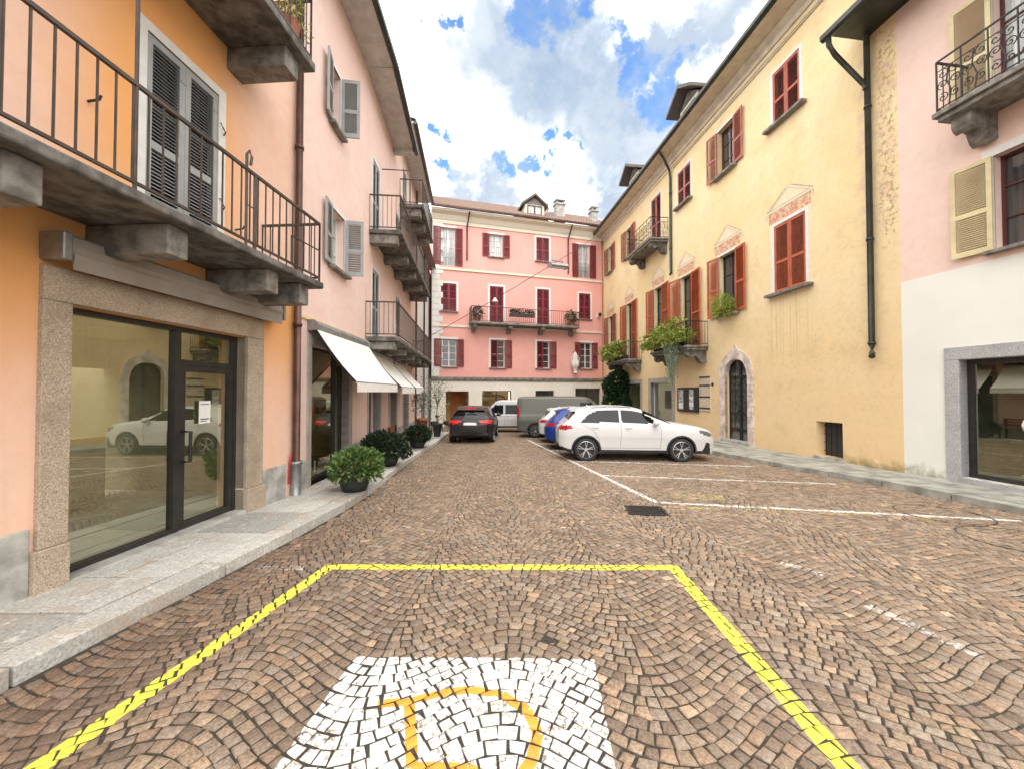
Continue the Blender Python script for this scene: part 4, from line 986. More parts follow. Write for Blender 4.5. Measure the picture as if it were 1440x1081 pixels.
# ground floor shop windows
for a, b_ in ((10.55,12.88),(14.25,16.55)):
    q = MB(); q.box(a-.28,a,-.2,.03,-.7,2.30).box(b_,b_+.28,-.2,.03,-.7,2.30).box(a-.28,b_+.28,-.2,.032,2.302,2.56); S_ = q.build('shop_window', M['granite'], YB, bevel=.008)
    q = MB(); window_frame(q, a, b_, -.6, 2.3, -.2, 1, 1, .05); q.build('frame', M['white_paint'] if a < 12 else M['dark_frame'], S_)
    q = MB(); q.quad((a,-.21,-.6),(a,-.21,2.3),(b_,-.21,2.3),(b_,-.21,-.6)); q.build('pane', M['clear_glass'], S_)
    q = MB(); q.quad((a-.3,-1.6,-.7),(a-.3,-1.6,2.4),(b_+.3,-1.6,2.4),(b_+.3,-1.6,-.7)); q.quad((a-.3,-.25,-.7),(a-.3,-1.6,-.7),(a-.3,-1.6,2.4),(a-.3,-.25,2.4)); q.quad((b_+.3,-.25,-.7),(b_+.3,-1.6,-.7),(b_+.3,-1.6,2.4),(b_+.3,-.25,2.4)); q.quad((a-.3,-.25,2.4),(b_+.3,-.25,2.4),(b_+.3,-1.6,2.4),(a-.3,-1.6,2.4)); q.build('shop_room_wall', M['white_wall'] if a < 12 else M['room_wall'], S_)
q = MB(); q.lathe([(0,1.02),(.10,1.06),(.14,1.16),(.10,1.26),(0,1.3)], (14.9,-.7,0), 12); q.tube([(14.9,-.7,1.3),(14.9,-.7,2.4)], .01, 5); q.build('pendant_globe', M['bulb'], YB, smooth=True)
# barred cellar window
q = MB(); q.box(1.50,2.31,-.31,-.29,-.02,.96); CW = q.build('cellar_window', M['ink'], YB)
q = MB()
for i in range(5): q.bar((1.58+i*.165,-.24,-.02),(1.58+i*.165,-.24,.96),.011)
for i in range(4): q.bar((1.50,-.24,.12+i*.24),(2.31,-.24,.12+i*.24),.011)
q.build('bars', M['iron'], CW)
q = MB(); q.box(1.42,2.39,-.3,.05,-.10,-.022); q.build('sill', M['plinth'], CW)
# roof, eave, pipes
q = MB(); q.box(-.6,21.8,-.3,.80,13.62,13.72); q.prism([(0,13.28),(.06,13.28),(.09,13.42),(.22,13.50),(.26,13.618),(0,13.618)], 0, 21.6, 'x'); q.box(0,21.6,-.01,.035,13.08,13.15); q.build('eave', M['cream_soffit'], YB)
q = MB(); q.prism([(.78,13.80),(.80,13.68),(.87,13.64),(.95,13.69),(.96,13.80)], -.6, 21.9, 'x'); q.build('gutter', M['pipe_dark'], YB)
tiled_roof(YB, -.6, 22.2, .88, 13.82, -8, 17.6, M['grey_tiles'])
pipe(YB, 'downpipe', [(.60,.10,13.3),(.60,.10,2.95),(.58,.12,2.75),(.50,.22,2.66)], .065, M['pipe_dark'], collars=[(.60,.10,8.95),(.60,.10,5.6),(.60,.10,3.0),(.60,.10,11.8)])
pipe(YB, 'downpipe', [(10.05,.86,13.7),(10.1,.6,13.4),(10.40,.12,12.95),(10.42,.08,12.6),(10.42,.08,8.0),(10.38,.10,7.72),(10.3,.18,7.65)], .06, M['pipe_dark'], collars=[(10.42,.08,11.8),(10.42,.08,9.0)])
for u in (8.8, 15.0):
    q = MB(); q.box(u-.75,u+.75,.0,-3,13.9,15.25); D_ = q.build('dormer', M['cream'], YB)
    q = MB(); q.prism([(u-1.1,15.15),(u,15.85),(u+1.1,15.15),(u+1.1,15.3),(u,16.02),(u-1.1,15.3)], .55, -3.2, 'y'); q.build('dormer_roof', M['grey_tiles'], D_)
    q = MB(); q.box(u-.5,u+.5,.0,.02,14.3,15.1); q.build('dormer_window', M['pane'], D_)
    q = MB(); q.prism([(u-.75,15.252),(u+.75,15.252),(u,15.8)], 0, .03, 'y'); q.build('gable', M['slab'], D_)
for x, yy in ((19.3,-2.5),(20.8,-2.2)):
    q = MB(); q.box(x-.3,x+.3,yy-.3,yy+.3,14,16.1).box(x-.4,x+.4,yy-.4,yy+.4,16.1,16.2).box(x-.25,x-.18,yy-.25,yy+.25,16.2,16.45).box(x+.18,x+.25,yy-.25,yy+.25,16.2,16.45).box(x-.38,x+.38,yy-.38,yy+.38,16.45,16.52); q.build('chimney', M['plinth'], YB)
q = MB(); q.tube([(1.0,.03,13.0),(4,.03,12.97),(8,.03,12.98),(10.2,.03,12.95)], .012, 5); q.build('wall_cable', M['ink'], YB)
# notice case and name boards
nb = groot(YB, 'notice_case', 9.04, 0, 1.45, 'black glazed notice case with posters on the yellow wall', 'notice case')
q = MB(); q.box(-.85,.85,.0,.09,-.56,.56); q.build('case', M['black_plastic'], nb, bevel=.01)
q = MB(); q.box(.30,.72,.09,.094,-.46,.46); q.build('poster', M['photo_print'], nb); MB().box(-.55,-.20,.09,.094,-.44,.46).build('poster', M['photo_print'], nb)
q = MB(); q.box(.32,.70,.094,.0965,-.42,-.16).box(-.53,-.22,.094,.0965,-.30,-.12).box(-.53,-.22,.094,.0965,.02,.14); q.build('poster_text', M['paper'], nb)
pb = groot(YB, 'name_board', 7.72, 0, 1.73, 'tall cream board of house names with dark bars beside the arched door', 'sign')
q = MB(); q.box(-.39,.39,.0,.04,-.74,.74); q.build('board', M['plaque'], pb)
q = MB()
for z in (.70,.35,-.14,-.62): q.box(-.385,.385,.04,.052,z-.035,z+.035)
q.box(.24,.28,.04,.05,.10,.14).box(-.28,-.24,.04,.05,.22,.26).box(.26,.30,.04,.05,-.02,.02); q.build('dividing_bar', M['ink'], pb)
ic = groot(YB, 'door_bell', 7.20, 0, 2.12, 'small dark round bell fitting left of the arched doorway', 'door bell')
q = MB(); q.lathe([(.0,.05),(.05,.045),(.07,.02),(.07,0)], k=14, axis='y'); q.build('bell_plate', M['iron'], ic)

# ------------------------------------------------------------------ right edge: pink and white house
RB = facade('pink_and_white_house', YW0, (-.13,1), 'pink over white house with cream shutters and granite framed shop at the right edge')
wall(RB, 'wall', U(0), U(9), -.5, 10.9, [(U(1.62),U(2.75),4.52,6.35,.22),(U(1.66),U(2.85),7.40,9.65,.22),(U(1.04),U(3.9),.06,2.46,.3)], M['pinkwhite'], back=8)
window(RB, U(1.62), U(2.75), 4.52, 6.35, M['wine_frame'], M['pane'], M['cream_shutter'], 'open', M['old_stone'], (M['white_paint'],.16,.008), sw=.60, pitch=.042, ang=(.10,.10))
window(RB, U(1.66), U(2.85), 7.40, 9.65, M['wine_frame'], M['curtain_pane'], M['cream_shutter'], 'open', None, (M['white_paint'],.16,.008), sw=.60, pitch=.042, ang=(.10,.10), name='balcony_door')
q = MB(); q.box(U(1.22),U(4.4),-.02,.82,7.26,7.36).box(U(1.28),U(4.34),-.02,.76,7.16,7.259); B = q.build('balcony', M['old_stone'], RB, bevel=.015)
for u in (1.55,3.9): q = MB(); console(q, U(u), .30, .62, 7.158, .55); q.build('console', M['old_stone'], B)
q = MB(); ornate_railing(q, [(U(1.28),.76),(U(4.34),.76)], 7.36, 1.02, .40, .010); railing(q, [(U(1.28),0),(U(1.28),.76)], 7.36, 1.02, .16, .010)
q.build('railing', M['iron'], B)
q = MB(); q.box(U(.80),U(1.04),-.3,.03,-.35,2.46).box(U(3.9),U(4.15),-.3,.03,-.35,2.46).box(U(.80),U(4.15),-.3,.032,2.462,2.72).box(U(1.04),U(3.9),-.3,.05,-.35,.055); q.build('shop_surround', M['grey_granite'], RB, bevel=.006)
q = MB(); window_frame(q, U(1.05), U(3.89), .057, 2.455, -.2, 1, 1, .09); q.box(U(2.35),U(2.45),-.24,-.16,.14,2.36); S_ = q.build('shop_front', M['dark_frame'], RB)
q = MB(); q.quad((U(1.1),-.2,.1),(U(1.1),-.2,2.4),(U(3.85),-.2,2.4),(U(3.85),-.2,.1)); q.build('pane', M['shop_glass'], S_)
q = MB(); q.tube([(U(1.96),-.16,1.38),(U(1.96),-.10,1.34),(U(1.90),-.10,1.26),(U(1.88),-.10,1.19),(U(1.90),-.10,1.10),(U(1.96),-.10,1.02),(U(1.96),-.16,1.0)], .026, 8); q.build('handle', M['white_paint'], S_, smooth=True)
q = MB(); a, b_ = .95, 4.0
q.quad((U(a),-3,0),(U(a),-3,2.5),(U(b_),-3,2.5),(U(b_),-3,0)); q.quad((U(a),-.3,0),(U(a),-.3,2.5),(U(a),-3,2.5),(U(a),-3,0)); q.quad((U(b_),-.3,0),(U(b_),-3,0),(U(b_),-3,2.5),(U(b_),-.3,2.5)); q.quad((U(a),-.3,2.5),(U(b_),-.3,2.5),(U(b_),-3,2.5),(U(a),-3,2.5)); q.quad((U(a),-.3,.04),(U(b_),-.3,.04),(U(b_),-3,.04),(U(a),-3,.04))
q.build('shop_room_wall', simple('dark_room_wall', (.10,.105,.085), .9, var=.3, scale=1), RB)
q = MB(); q.box(U(-.75),U(9),-.3,1.0,10.78,10.86); q.build('eave', M['pipe_dark'], RB)
q = MB(); q.prism([(.98,10.82),(1.0,10.70),(1.07,10.66),(1.15,10.71),(1.16,10.82)], U(-.85), U(9), 'x'); q.build('gutter', M['pipe_dark'], RB)
tiled_roof(RB, U(-.8), U(9), 1.06, 10.86, -7, 14.0, M['grey_tiles'])
pipe(RB, 'downpipe', [(U(-.70),1.06,10.72),(U(-.70),1.05,10.5),(U(-.68),.9,10.25),(U(-.62),.18,9.55),(U(-.60),.14,9.4)], .06, M['pipe_dark'])

# ------------------------------------------------------------------ planting
def leaf_cloud(pts_fn, n, size, seed, up=.3, asp=.5):
    """n little leaf blades; pts_fn(r) gives a position and an outward direction"""
    r = np.random.default_rng(seed); rr = random.Random(seed); mb = MB()
    for _ in range(n):
        p, d = pts_fn(rr); p = Vector(p); d = Vector(d)
        d = (d + Vector((rr.gauss(0,.5), rr.gauss(0,.5), rr.gauss(0,.5)+up))).normalized()
        w = d.cross(Vector((rr.gauss(0,1), rr.gauss(0,1), rr.gauss(0,1)))).normalized()
        L = size*rr.uniform(.6, 1.35); W = L*asp*.5; nrm = d.cross(w)
        m = p + d*L*.45 - nrm*L*.06
        mb.quad(p, m + w*W, p + d*L - nrm*L*.18, m - w*W)
    return mb
def ellipsoid(c, rad, shell=.55, low=-1, lump=.18, seed=0):
    rs = random.Random(seed); bumps = [(Vector((rs.gauss(0,1), rs.gauss(0,1), rs.gauss(0,1))).normalized(), rs.uniform(-lump, lump*1.4)) for _ in range(14)]
    def f(r):
        while True:
            d = Vector((r.gauss(0,1), r.gauss(0,1), r.gauss(0,1))).normalized()
            if d.z > low: break
        k = 1 + sum(a*max(0, d.dot(b_)-.72)/.28 for b_, a in bumps)
        q = (shell + (1-shell)*r.random()**.6)*k
        return (c[0]+d.x*rad[0]*q, c[1]+d.y*rad[1]*q, c[2]+d.z*rad[2]*q), d
    return f
def shrub(x, y, rad, hgt, mat, n, size, label, seed, pot_r=.26):
    t = empty('potted_shrub', (x, y, gz(y)+.12), seed*.7, label, 'potted plant', 'potted shrubs along the left pavement')
    q = MB(); q.lathe([(0,0),(pot_r*.8,0),(pot_r,.14),(pot_r*1.08,.24),(pot_r*1.08,.27),(pot_r*.95,.27),(pot_r*.9,.22),(0,.21)], k=24); q.build('pot', M['black_pot'], t, smooth=True)
    q = MB(); rs = random.Random(seed)
    for i in range(9):
        a = rs.uniform(0, 2*PI); d = rs.uniform(.2,.75)*rad
        q.tube([(0,0,.2),(d*.4*math.cos(a), d*.4*math.sin(a), .2+hgt*.35),(d*math.cos(a), d*math.sin(a), .2+hgt*.6)], .008, 4, [.012,.009,.005])
    q.build('stem', M['bark'], t)
    leaf_cloud(ellipsoid((0,0,.19+hgt*.46), (rad, rad, hgt*.46), .60, -.7, .24, seed), n, size, seed, .25, .62).build('foliage', mat, t)
shrub(-2.93, 7.25, .44, .60, M['leaf_bright'], 2600, .088, 'bright variegated round shrub in a low black bowl nearest the camera', 2)
shrub(-3.22, 9.95, .54, .64, M['leaf_dark'], 2600, .09, 'wide dark leaved shrub in a low black bowl, middle of the row', 3, .30)
shrub(-3.33, 13.7, .44, .58, M['leaf_dark'], 1800, .10, 'smaller dark shrub in a black bowl farthest along the pavement', 5)
def olive(x, y, hp, ht, pr, mat, label, seed, cr):
    t = empty('potted_olive', (x, y, gz(y)+.12), seed, label, 'potted tree')
    q = MB(); q.lathe([(0,0),(pr*.62,0),(pr*.7,.1),(pr,hp-.08),(pr*1.08,hp-.08),(pr*1.08,hp),(pr*.9,hp),(pr*.88,hp-.06),(0,hp-.07)], k=20); q.build('pot', mat, t, smooth=True)
    q = MB(); rs = random.Random(seed)
    q.tube([(0,0,hp-.1),(.02,.01,hp+(ht-hp)*.25),(-.01,.02,hp+(ht-hp)*.45)], .02, 6, [.026,.02,.015])
    for i in range(10):
        a = rs.uniform(0,2*PI); L = rs.uniform(.5,1)*cr; z0 = hp+(ht-hp)*rs.uniform(.3,.5)
        q.tube([(0,.01,z0),(L*.4*math.cos(a),L*.4*math.sin(a),z0+(ht-z0)*.4),(L*.8*math.cos(a),L*.8*math.sin(a),z0+(ht-z0)*rs.uniform(.5,.95))], .006, 4, [.010,.007,.004])
    q.build('trunk', M['bark'], t)
    leaf_cloud(ellipsoid((0,0,hp+(ht-hp)*.62), (cr,cr,(ht-hp)*.45), .15, -1, .5, seed), 620, .095, seed, .2, .32).build('crown', M['leaf_olive'], t)
olive(-3.55, 15.3, .95, 2.05, .22, M['terracotta'], 'thin olive tree in a tall terracotta pot by the awnings', 8, .42)
olive(-3.45, 17.9, .60, 2.75, .22, M['black_pot'], 'taller loose olive tree behind the terracotta pot', 9, .62)
# bench against the wall
bt = empty('bench', (-3.98, 12.75, gz(12.75)+.12), math.atan2(1,-.1), 'brown wooden slatted bench against the pink wall between the shops', 'bench')
q = MB()
for i in range(4): q.box(-.62,.62,-.06-i*.10,-.14-i*.10,.42,.455)
q.build('seat', M['wood'], bt)
q = MB()
for i in range(3): q.box(-.62,.62,-.02,-.05,.52+i*.11,.60+i*.11)
q.build('backrest', M['wood'], bt)
for x in (-.52,.52):
    for yy in (-.42,-.06):
        q = MB(); q.box(x-.025,x+.025,yy-.025,yy+.025,0,.418 if yy < -.2 else .82); q.build('leg', M['iron'], bt)
# ivy bush at the far right
ib = empty('ivy_bush', (6.75,25.2,gz(25.2)), 0, 'tall dark ivy covered bush against the far end of the yellow wall', 'bush')
q = MB(); q.tube([(0,0,0),(.05,0,1.2),(0,.05,2.6)], .08, 7, [.10,.08,.04]); q.build('trunk', M['bark'], ib)
q = leaf_cloud(ellipsoid((0,0,1.5), (.82,.75,1.2), .72, -1, .2, 4), 2600, .17, 21, -.1, .8); q.add(leaf_cloud(ellipsoid((0,0,2.75), (.72,.65,1.0), .7, -1, .3, 6), 2200, .17, 22, -.1, .8)); q.build('crown', M['leaf_ivy'], ib)
# balcony plants
def box_plants(root, name, x0, x1, yy, z, hgt, n, size, mat, label, seed, cat='balcony plant', out=.35, droop=.3, group=None, pots=4):
    t = groot(root, name, (x0+x1)/2, yy, z, label, cat, group); hw = abs(x1-x0)/2
    q = MB()
    for i in range(pots):
        xc = -hw+(i+.5)*2*hw/pots; pw = hw/pots*.85; q.prism([(xc-pw*.8,0),(xc+pw*.8,0),(xc+pw,.2),(xc-pw,.2)], -.09, .09, 'y')
    q.build('planter', M['black_pot'], t)
    rs = random.Random(seed); lumps = [(rs.uniform(-hw,hw), rs.uniform(.25,1), rs.uniform(.15,.4)) for _ in range(9)]
    def f(r):
        c_ = r.choice(lumps); x = max(-hw-.15, min(hw+.15, r.gauss(c_[0], c_[2]*1.2))); h = .12+hgt*c_[1]*r.random()**.7
        yo = r.gauss(.18, out*.7); zz = h-droop*max(0, yo)
        return (x, yo, zz), (r.gauss(0,.3), .5, .2)
    leaf_cloud(f, n, size, seed, .1, .5).build('foliage', mat, t); return t
box_plants(YB, 'balcony_planter', 7.75, 10.75, .80, 3.80, 1.45, 3600, .15, M['leaf_mixed'], 'bushy yellow green plants spilling over the balcony nearest the arched door', 31, droop=.2, pots=6)
box_plants(YB, 'balcony_planter', 14.2, 17.4, .80, 3.78, 1.45, 2800, .16, M['leaf_mixed'], 'yellow green and brown plants filling the far first floor balcony', 33, droop=.2, pots=6)
ht = groot(YB, 'trailing_plant', 8.35, 1.05, 3.95, 'long grey green trailing plant hanging down from the planted balcony', 'hanging plant')
q = MB(); q.lathe([(0,-.1),(.12,-.1),(.16,.12),(0,.12)], k=14); q.build('pot', M['black_pot'], ht)
q = MB(); rs = random.Random(5); strands = []
for i in range(40):
    x, yy, L = rs.gauss(0,.24), rs.gauss(.06,.09), rs.uniform(.7,2.2)
    if abs(x) > .24: L *= .55
    strands.append((x, yy, L)); q.tube([(x*.4,yy*.5,.12),(x,yy+.05,0),(x*.9,yy+.04,-L*.5),(x*.55,yy+.02,-L)], .006, 3)
q.build('stem', M['leaf_grey'], ht)
def ff(r):
    x, yy, L = r.choice(strands); t = r.random(); return (x*(1-.45*t)+r.gauss(0,.02), yy+.04+r.gauss(0,.02), .1-L*t), (r.gauss(0,.7), r.gauss(0,.7), -.6)
leaf_cloud(ff, 4200, .085, 41, -.4, .45).build('foliage', M['leaf_grey'], ht)
fn = groot(YB, 'window_fern', 6.05, .10, 4.86, 'bright lime green feathery plant on the sill of the open shuttered window', 'window plant')
q = MB(); q.box(-.36,.36,-.08,.10,0,.16); q.build('planter', M['terracotta'], fn)
q = MB(); rs = random.Random(12)
for i in range(420):
    a = rs.uniform(0,2*PI); L = rs.uniform(.25,.62); x0 = rs.uniform(-.3,.3); p = [(x0, 0, .14)]
    for k in (1,2,3):
        t = k/3; p.append((x0+math.cos(a)*L*t*.8, .05+abs(math.sin(a))*L*t*.7, .14+L*(.9*t-1.0*t*t)))
    q.tube(p, .006, 3, [.008,.008,.007,.002])
q.build('foliage', M['leaf_lime'], fn)
fn2 = leaf_cloud(ellipsoid((0,.20,.22), (.50,.34,.46), .4, -.8, .2, 3), 1900, .09, 51, .1, .25); fn2.build('foliage', M['leaf_lime'], fn)
for i, (u, lab) in enumerate(((3.0,'green potted plant at the left end of the long rose house balcony'),(9.95,'green potted plant at the right end of the long rose house balcony'))):
    t = groot(E_, 'balcony_plant', U(u), .55, 6.56, lab, 'balcony plant', 'plants on the rose house balcony')
    q = MB(); q.lathe([(0,0),(.16,0),(.22,.32),(0,.3)], k=14); q.build('pot', M['terracotta'], t)
    leaf_cloud(ellipsoid((0,0,.65), (.38,.32,.42), .3, -1, .3, i), 420, .14, 60+i, .2, .5).build('foliage', M['leaf_ivy'], t)
t = groot(E_, 'balcony_flower_box', U(6.1), .80, 7.0, 'dark flower box hung on the middle of the rose house balcony rail', 'flower box')
q = MB(); q.box(-.9,.9,-.05,.18,0,.22); q.build('box', M['black_pot'], t)
leaf_cloud(lambda r: ((r.uniform(-.9,.9), .08+r.gauss(0,.06), .2+r.random()*.25), (0,.3,.5)), 420, .12, 71, .1, .5).build('foliage', M['leaf_dark'], t)
t = groot(L1, 'balcony_plant', U(2.05), .82, 6.82, 'yellowing plant behind the rail of the topmost left balcony', 'balcony plant')
q = MB(); q.lathe([(0,0),(.12,0),(.17,.26),(0,.25)], k=14); q.build('pot', M['terracotta'], t)
leaf_cloud(ellipsoid((0,0,.5), (.26,.2,.42), .1, -1, .3, 3), 360, .08, 75, .1, .3).build('foliage', M['leaf_mixed'], t)

# ------------------------------------------------------------------ overhead lamp on its wire
LA = Vector((-4.75,19.0,4.15)); LC = Vector((1.75,14.7,6.78)); LB = Vector((7.45,24.6,13.3))
def catenary(a, b_, sag, n=14): return [a.lerp(b_, i/n) + Vector((0,0,-sag*4*(i/n)*(1-i/n))) for i in range(n+1)]
q = MB(); q.tube(catenary(LA, LC, .06), .012, 5); q.tube(catenary(LC, LB, .10), .012, 5)
tag(q.build('lamp_wire', M['ink']), 'thin dark cable strung across the square carrying the street lamp', 'cable')
sl = empty('street_lamp', LC, .35, 'grey flat street lamp hanging from the cable over the square', 'street lamp')
q = MB(); q.prism([(-.10,-.12),(.10,-.12),(.19,-.20),(.17,-.25),(-.17,-.25),(-.19,-.20)], -.36, .36, 'x'); q.build('housing', M['zinc'], sl, bevel=.03)
q = MB(); q.box(-.32,.32,-.12,.12,-.262,-.252); q.build('lens', M['curtain_pane'], sl)
q = MB(); q.tube([(-.18,0,.0),(-.18,0,-.1)], .015, 6); q.tube([(.18,0,.0),(.18,0,-.1)], .015, 6); q.box(-.25,.25,-.03,.03,-.02,.02); q.build('hanger', M['zinc'], sl)
jp = LA.lerp(LC, .62)+Vector((0,0,-.06)); jb = empty('cable_lamp', jp, .5, 'small white fitting hung lower on the cable before the red doors', 'cable lamp')
q = MB(); q.lathe([(.0,.06),(.05,.05),(.07,-.02),(.14,-.10),(.13,-.13),(0,-.12)], k=12); q.build('shade', M['white_paint'], jb)

# ------------------------------------------------------------------ vehicles
def inpoly(x, z, poly):
    c = False; n = len(poly)
    for i in range(n):
        (xa, za), (xb, zb) = poly[i], poly[(i+1) % n]
        if (za > z) != (zb > z) and x < (xb-xa)*(z-za)/(zb-za)+xa: c = not c
    return c
def curve(pts, x):
    if x <= pts[0][0]: return pts[0][1]
    for i in range(len(pts)-1):
        (xa, a), (xb, b_) = pts[i], pts[i+1]
        if x <= xb:
            p0 = pts[max(i-1,0)]; p3 = pts[min(i+2,len(pts)-1)]; t = (x-xa)/(xb-xa)
            def sl(p, q): return (q[1]-p[1])/max(1e-6, q[0]-p[0])
            m0 = sl(p0, (xb,b_)) if i > 0 else sl((xa,a),(xb,b_)); m1 = sl((xa,a), p3) if i+2 < len(pts) else sl((xa,a),(xb,b_))
            s0 = sl((xa,a),(xb,b_)); m0 = max(-3*abs(s0), min(3*abs(s0), m0)) if s0 else 0; m1 = max(-3*abs(s0), min(3*abs(s0), m1)) if s0 else 0
            h = xb-xa; t2, t3 = t*t, t*t*t
            return (2*t3-3*t2+1)*a+(t3-2*t2+t)*h*m0+(-2*t3+3*t2)*b_+(t3-t2)*h*m1
    return pts[-1][1]
def vehicle(name, label, cat, S, group='cars parked in the bays'):
    """S: L,W,top,belt,plan,roofw,z0 ; glass polygons in side view; lofted as one skin, then split into its panels"""
    root = empty(name, (0,0,0), 0, label, cat, group)
    L, hw = S['L'], S['W']/2; z0 = S.get('z0', .22); wr = S.get('wr', .34); wx = S['wx']
    xs = set(np.round(np.linspace(0, L, S.get('nx', 150)), 4)) | set(np.round(np.linspace(0, .5, 30), 4)) | set(np.round(np.linspace(L-.4, L, 20), 4)); xs = sorted(xs)
    top, belt, plan, rw = S['top'], S['belt'], S['plan'], S['roofw']
    lowp = S.get('low', [(0,.36),(.35,z0),(L-.35,z0),(L,.30)])
    segs = [2,2,5,6,4,2,9,3,4,5]
    def section(x):
        zt = curve(top, x); zb = min(curve(belt, x), zt-.03); w = hw*curve(plan, x); g = hw*curve(rw, x); zl = curve(lowp, x)
        k = max(0, min(1, (zt-zb-.04)/.30)); g = g*k + w*.90*(1-k)
        rz = .10*k+.012; zm = zl+(zb-zl)*.52
        P = [(0,zl),(w*.86,zl),(w*.955,zl+.05),(w*1.0-.01,zm-.12*(zm-zl)),(w,zm+.08),(w*.985,zb-.10*(zb-zl)-.02),(w*.955,zb),(g*1.0,zt-rz),(g*.93,zt-rz*.38),(g*.62,zt-rz*.06),(0,zt)]
        out = []
        for i, n in enumerate(segs):
            p0, p1, p2, p3 = P[max(i-1,0)], P[i], P[i+1], P[min(i+2,len(P)-1)]
            lin = i in (0, 6) or (i == 5)
            for j in range(n):
                t = j/n
                if lin: out.append((p1[0]+(p2[0]-p1[0])*t, p1[1]+(p2[1]-p1[1])*t))
                else:
                    a = [.5*((2*p1[c])+(-p0[c]+p2[c])*t+(2*p0[c]-5*p1[c]+4*p2[c]-p3[c])*t*t+(-p0[c]+3*p1[c]-3*p2[c]+p3[c])*t**3) for c in (0,1)]
                    out.append(tuple(a))
        out.append(P[-1]); return out
    gi = sum(segs[:6]); gj = sum(segs[:7]); ns = sum(segs)+1
    Vs, Fs, tags_ = [], [], []
    for x in xs: Vs += [(x, y_, z_) for y_, z_ in section(x)]
    def cls(x, y_, z_, j):
        if j < ns and gi-1 <= j < gj+1:
            for nm, poly in S['side']:
                if inpoly(x, z_, poly): return nm
        for nm, poly, jr in S.get('toppanels', []):
            if jr[0] <= j < jr[1] and poly[0] < x < poly[1]: return nm
        for nm, poly in S.get('sidemarks', []):
            if inpoly(x, z_, poly) and y_ > hw*.42: return nm
        return 'body'
    for i in range(len(xs)-1):
        for j in range(ns-1):
            a = i*ns+j; q = [a, a+ns, a+ns+1, a+1]
            c = [sum(Vs[k][d] for k in q)/4 for d in range(3)]
            if c[1] > hw*.55 and any((c[0]-w)**2+(c[2]-wr)**2 < (wr+.05)**2 for w in wx): continue
            Fs.append(q); tags_.append(cls(*c, j))
    # closed ends
    for xe, i, sgn in ((0, 0, -1), (L, len(xs)-1, 1)):
        ring_ = [Vs[i*ns+j] for j in range(ns)]; zc = (ring_[0][2]+ring_[-1][2])/2; bl = S.get('bulge', (.05,.06))[0 if sgn < 0 else 1]
        prev = [i*ns+j for j in range(ns)]; K = 10
        for r in range(1, K+1):
            s_ = 1-r/K; cur = []
            for (x_, y_, z_) in ring_:
                Vs.append((xe+sgn*bl*(1-s_**2.2), y_*s_, zc+(z_-zc)*s_)); cur.append(len(Vs)-1)
            for j in range(ns-1):
                q = [prev[j], prev[j+1], cur[j+1], cur[j]] if sgn > 0 else [prev[j], cur[j], cur[j+1], prev[j+1]]
                c = [sum(Vs[k][d] for k in q)/4 for d in range(3)]; nm = 'body'
                for m_, poly in S.get('rear' if sgn < 0 else 'front', []):
                    if inpoly(c[1], c[2], poly): nm = m_
                Fs.append(q); tags_.append(nm)
            prev = cur
    cxs = L/2
    for nm in dict.fromkeys(tags_):
        ids = [k for k, t in enumerate(tags_) if t == nm]; mb = MB(); mp = {}
        def vid(v, s):
            key = (v, s if Vs[v][1] > 1e-6 else 1)
            if key not in mp:
                mp[key] = len(mb.v); p = Vs[v]; mb.v.append((p[0]-cxs, p[1]*key[1], p[2]))
            return mp[key]
        groups = [1, -1] if nm in S.get('split', ('side_window','tail_light','headlight','front_side_window')) else [0]
        if groups == [0]:
            for k in ids:
                mb.f.append(tuple(vid(v,1) for v in Fs[k])); mb.f.append(tuple(vid(v,-1) for v in reversed(Fs[k])))
            mb.build(nm, S['mats'][nm], root, smooth=True)
        else:
            for s in groups:
                mb = MB(); mp = {}
                for k in ids: mb.f.append(tuple(vid(v,s) for v in (Fs[k] if s > 0 else reversed(Fs[k]))))
                mb.build(nm, S['mats'][nm], root, smooth=True)
    def half_w(x, z):
        sec = section(x)
        for (ya, za), (yb_, zb_) in zip(sec[4:], sec[5:]):
            if za <= z <= zb_+1e-6 and zb_ > za: return ya+(yb_-ya)*(z-za)/(zb_-za)
        return hw
    # door shut lines, handles, trim
    q = MB()
    for line in S.get('gaps', []):
        n = 14
        pts = []
        for (xa, za), (xb, zb) in zip(line, line[1:]):
            for k in range(n): t = k/n; pts.append((xa+(xb-xa)*t, za+(zb-za)*t))
        pts.append(line[-1])
        for s in (-1, 1): q.tube([(x-cxs, s*(half_w(x,z)+.0005), z) for x, z in pts], .0045, 4)
    if q.v: q.build('door_gap', M['ink'], root)
    for (x, z) in S.get('handles', []):
        for s in (-1, 1):
            h_ = MB(); yy = half_w(x, z); h_.tube([(x-cxs-.10,s*(yy+.0),z),(x-cxs-.07,s*(yy+.028),z+.004),(x-cxs+.07,s*(yy+.028),z+.004),(x-cxs+.10,s*yy,z)], .013, 6); h_.build('door_handle', S['mats']['body'], root, smooth=True)
    for s in (-1, 1):                                           # mirrors
        if 'mirror' in S:
            x, z = S['mirror']; yy = half_w(x, z); m_ = MB()
            m_.tube([(x-cxs,s*(yy-.03),z-.02),(x-cxs,s*(yy+.08),z+.02)], .025, 6)
            m_.lathe([(0,-.10),(.05,-.09),(.085,-.04),(.09,.03),(.07,.09),(0,.11)], (x-cxs,s*(yy+.15),z+.06), 12, 'y'); m_.build('mirror', S['mats']['body'], root, smooth=True)
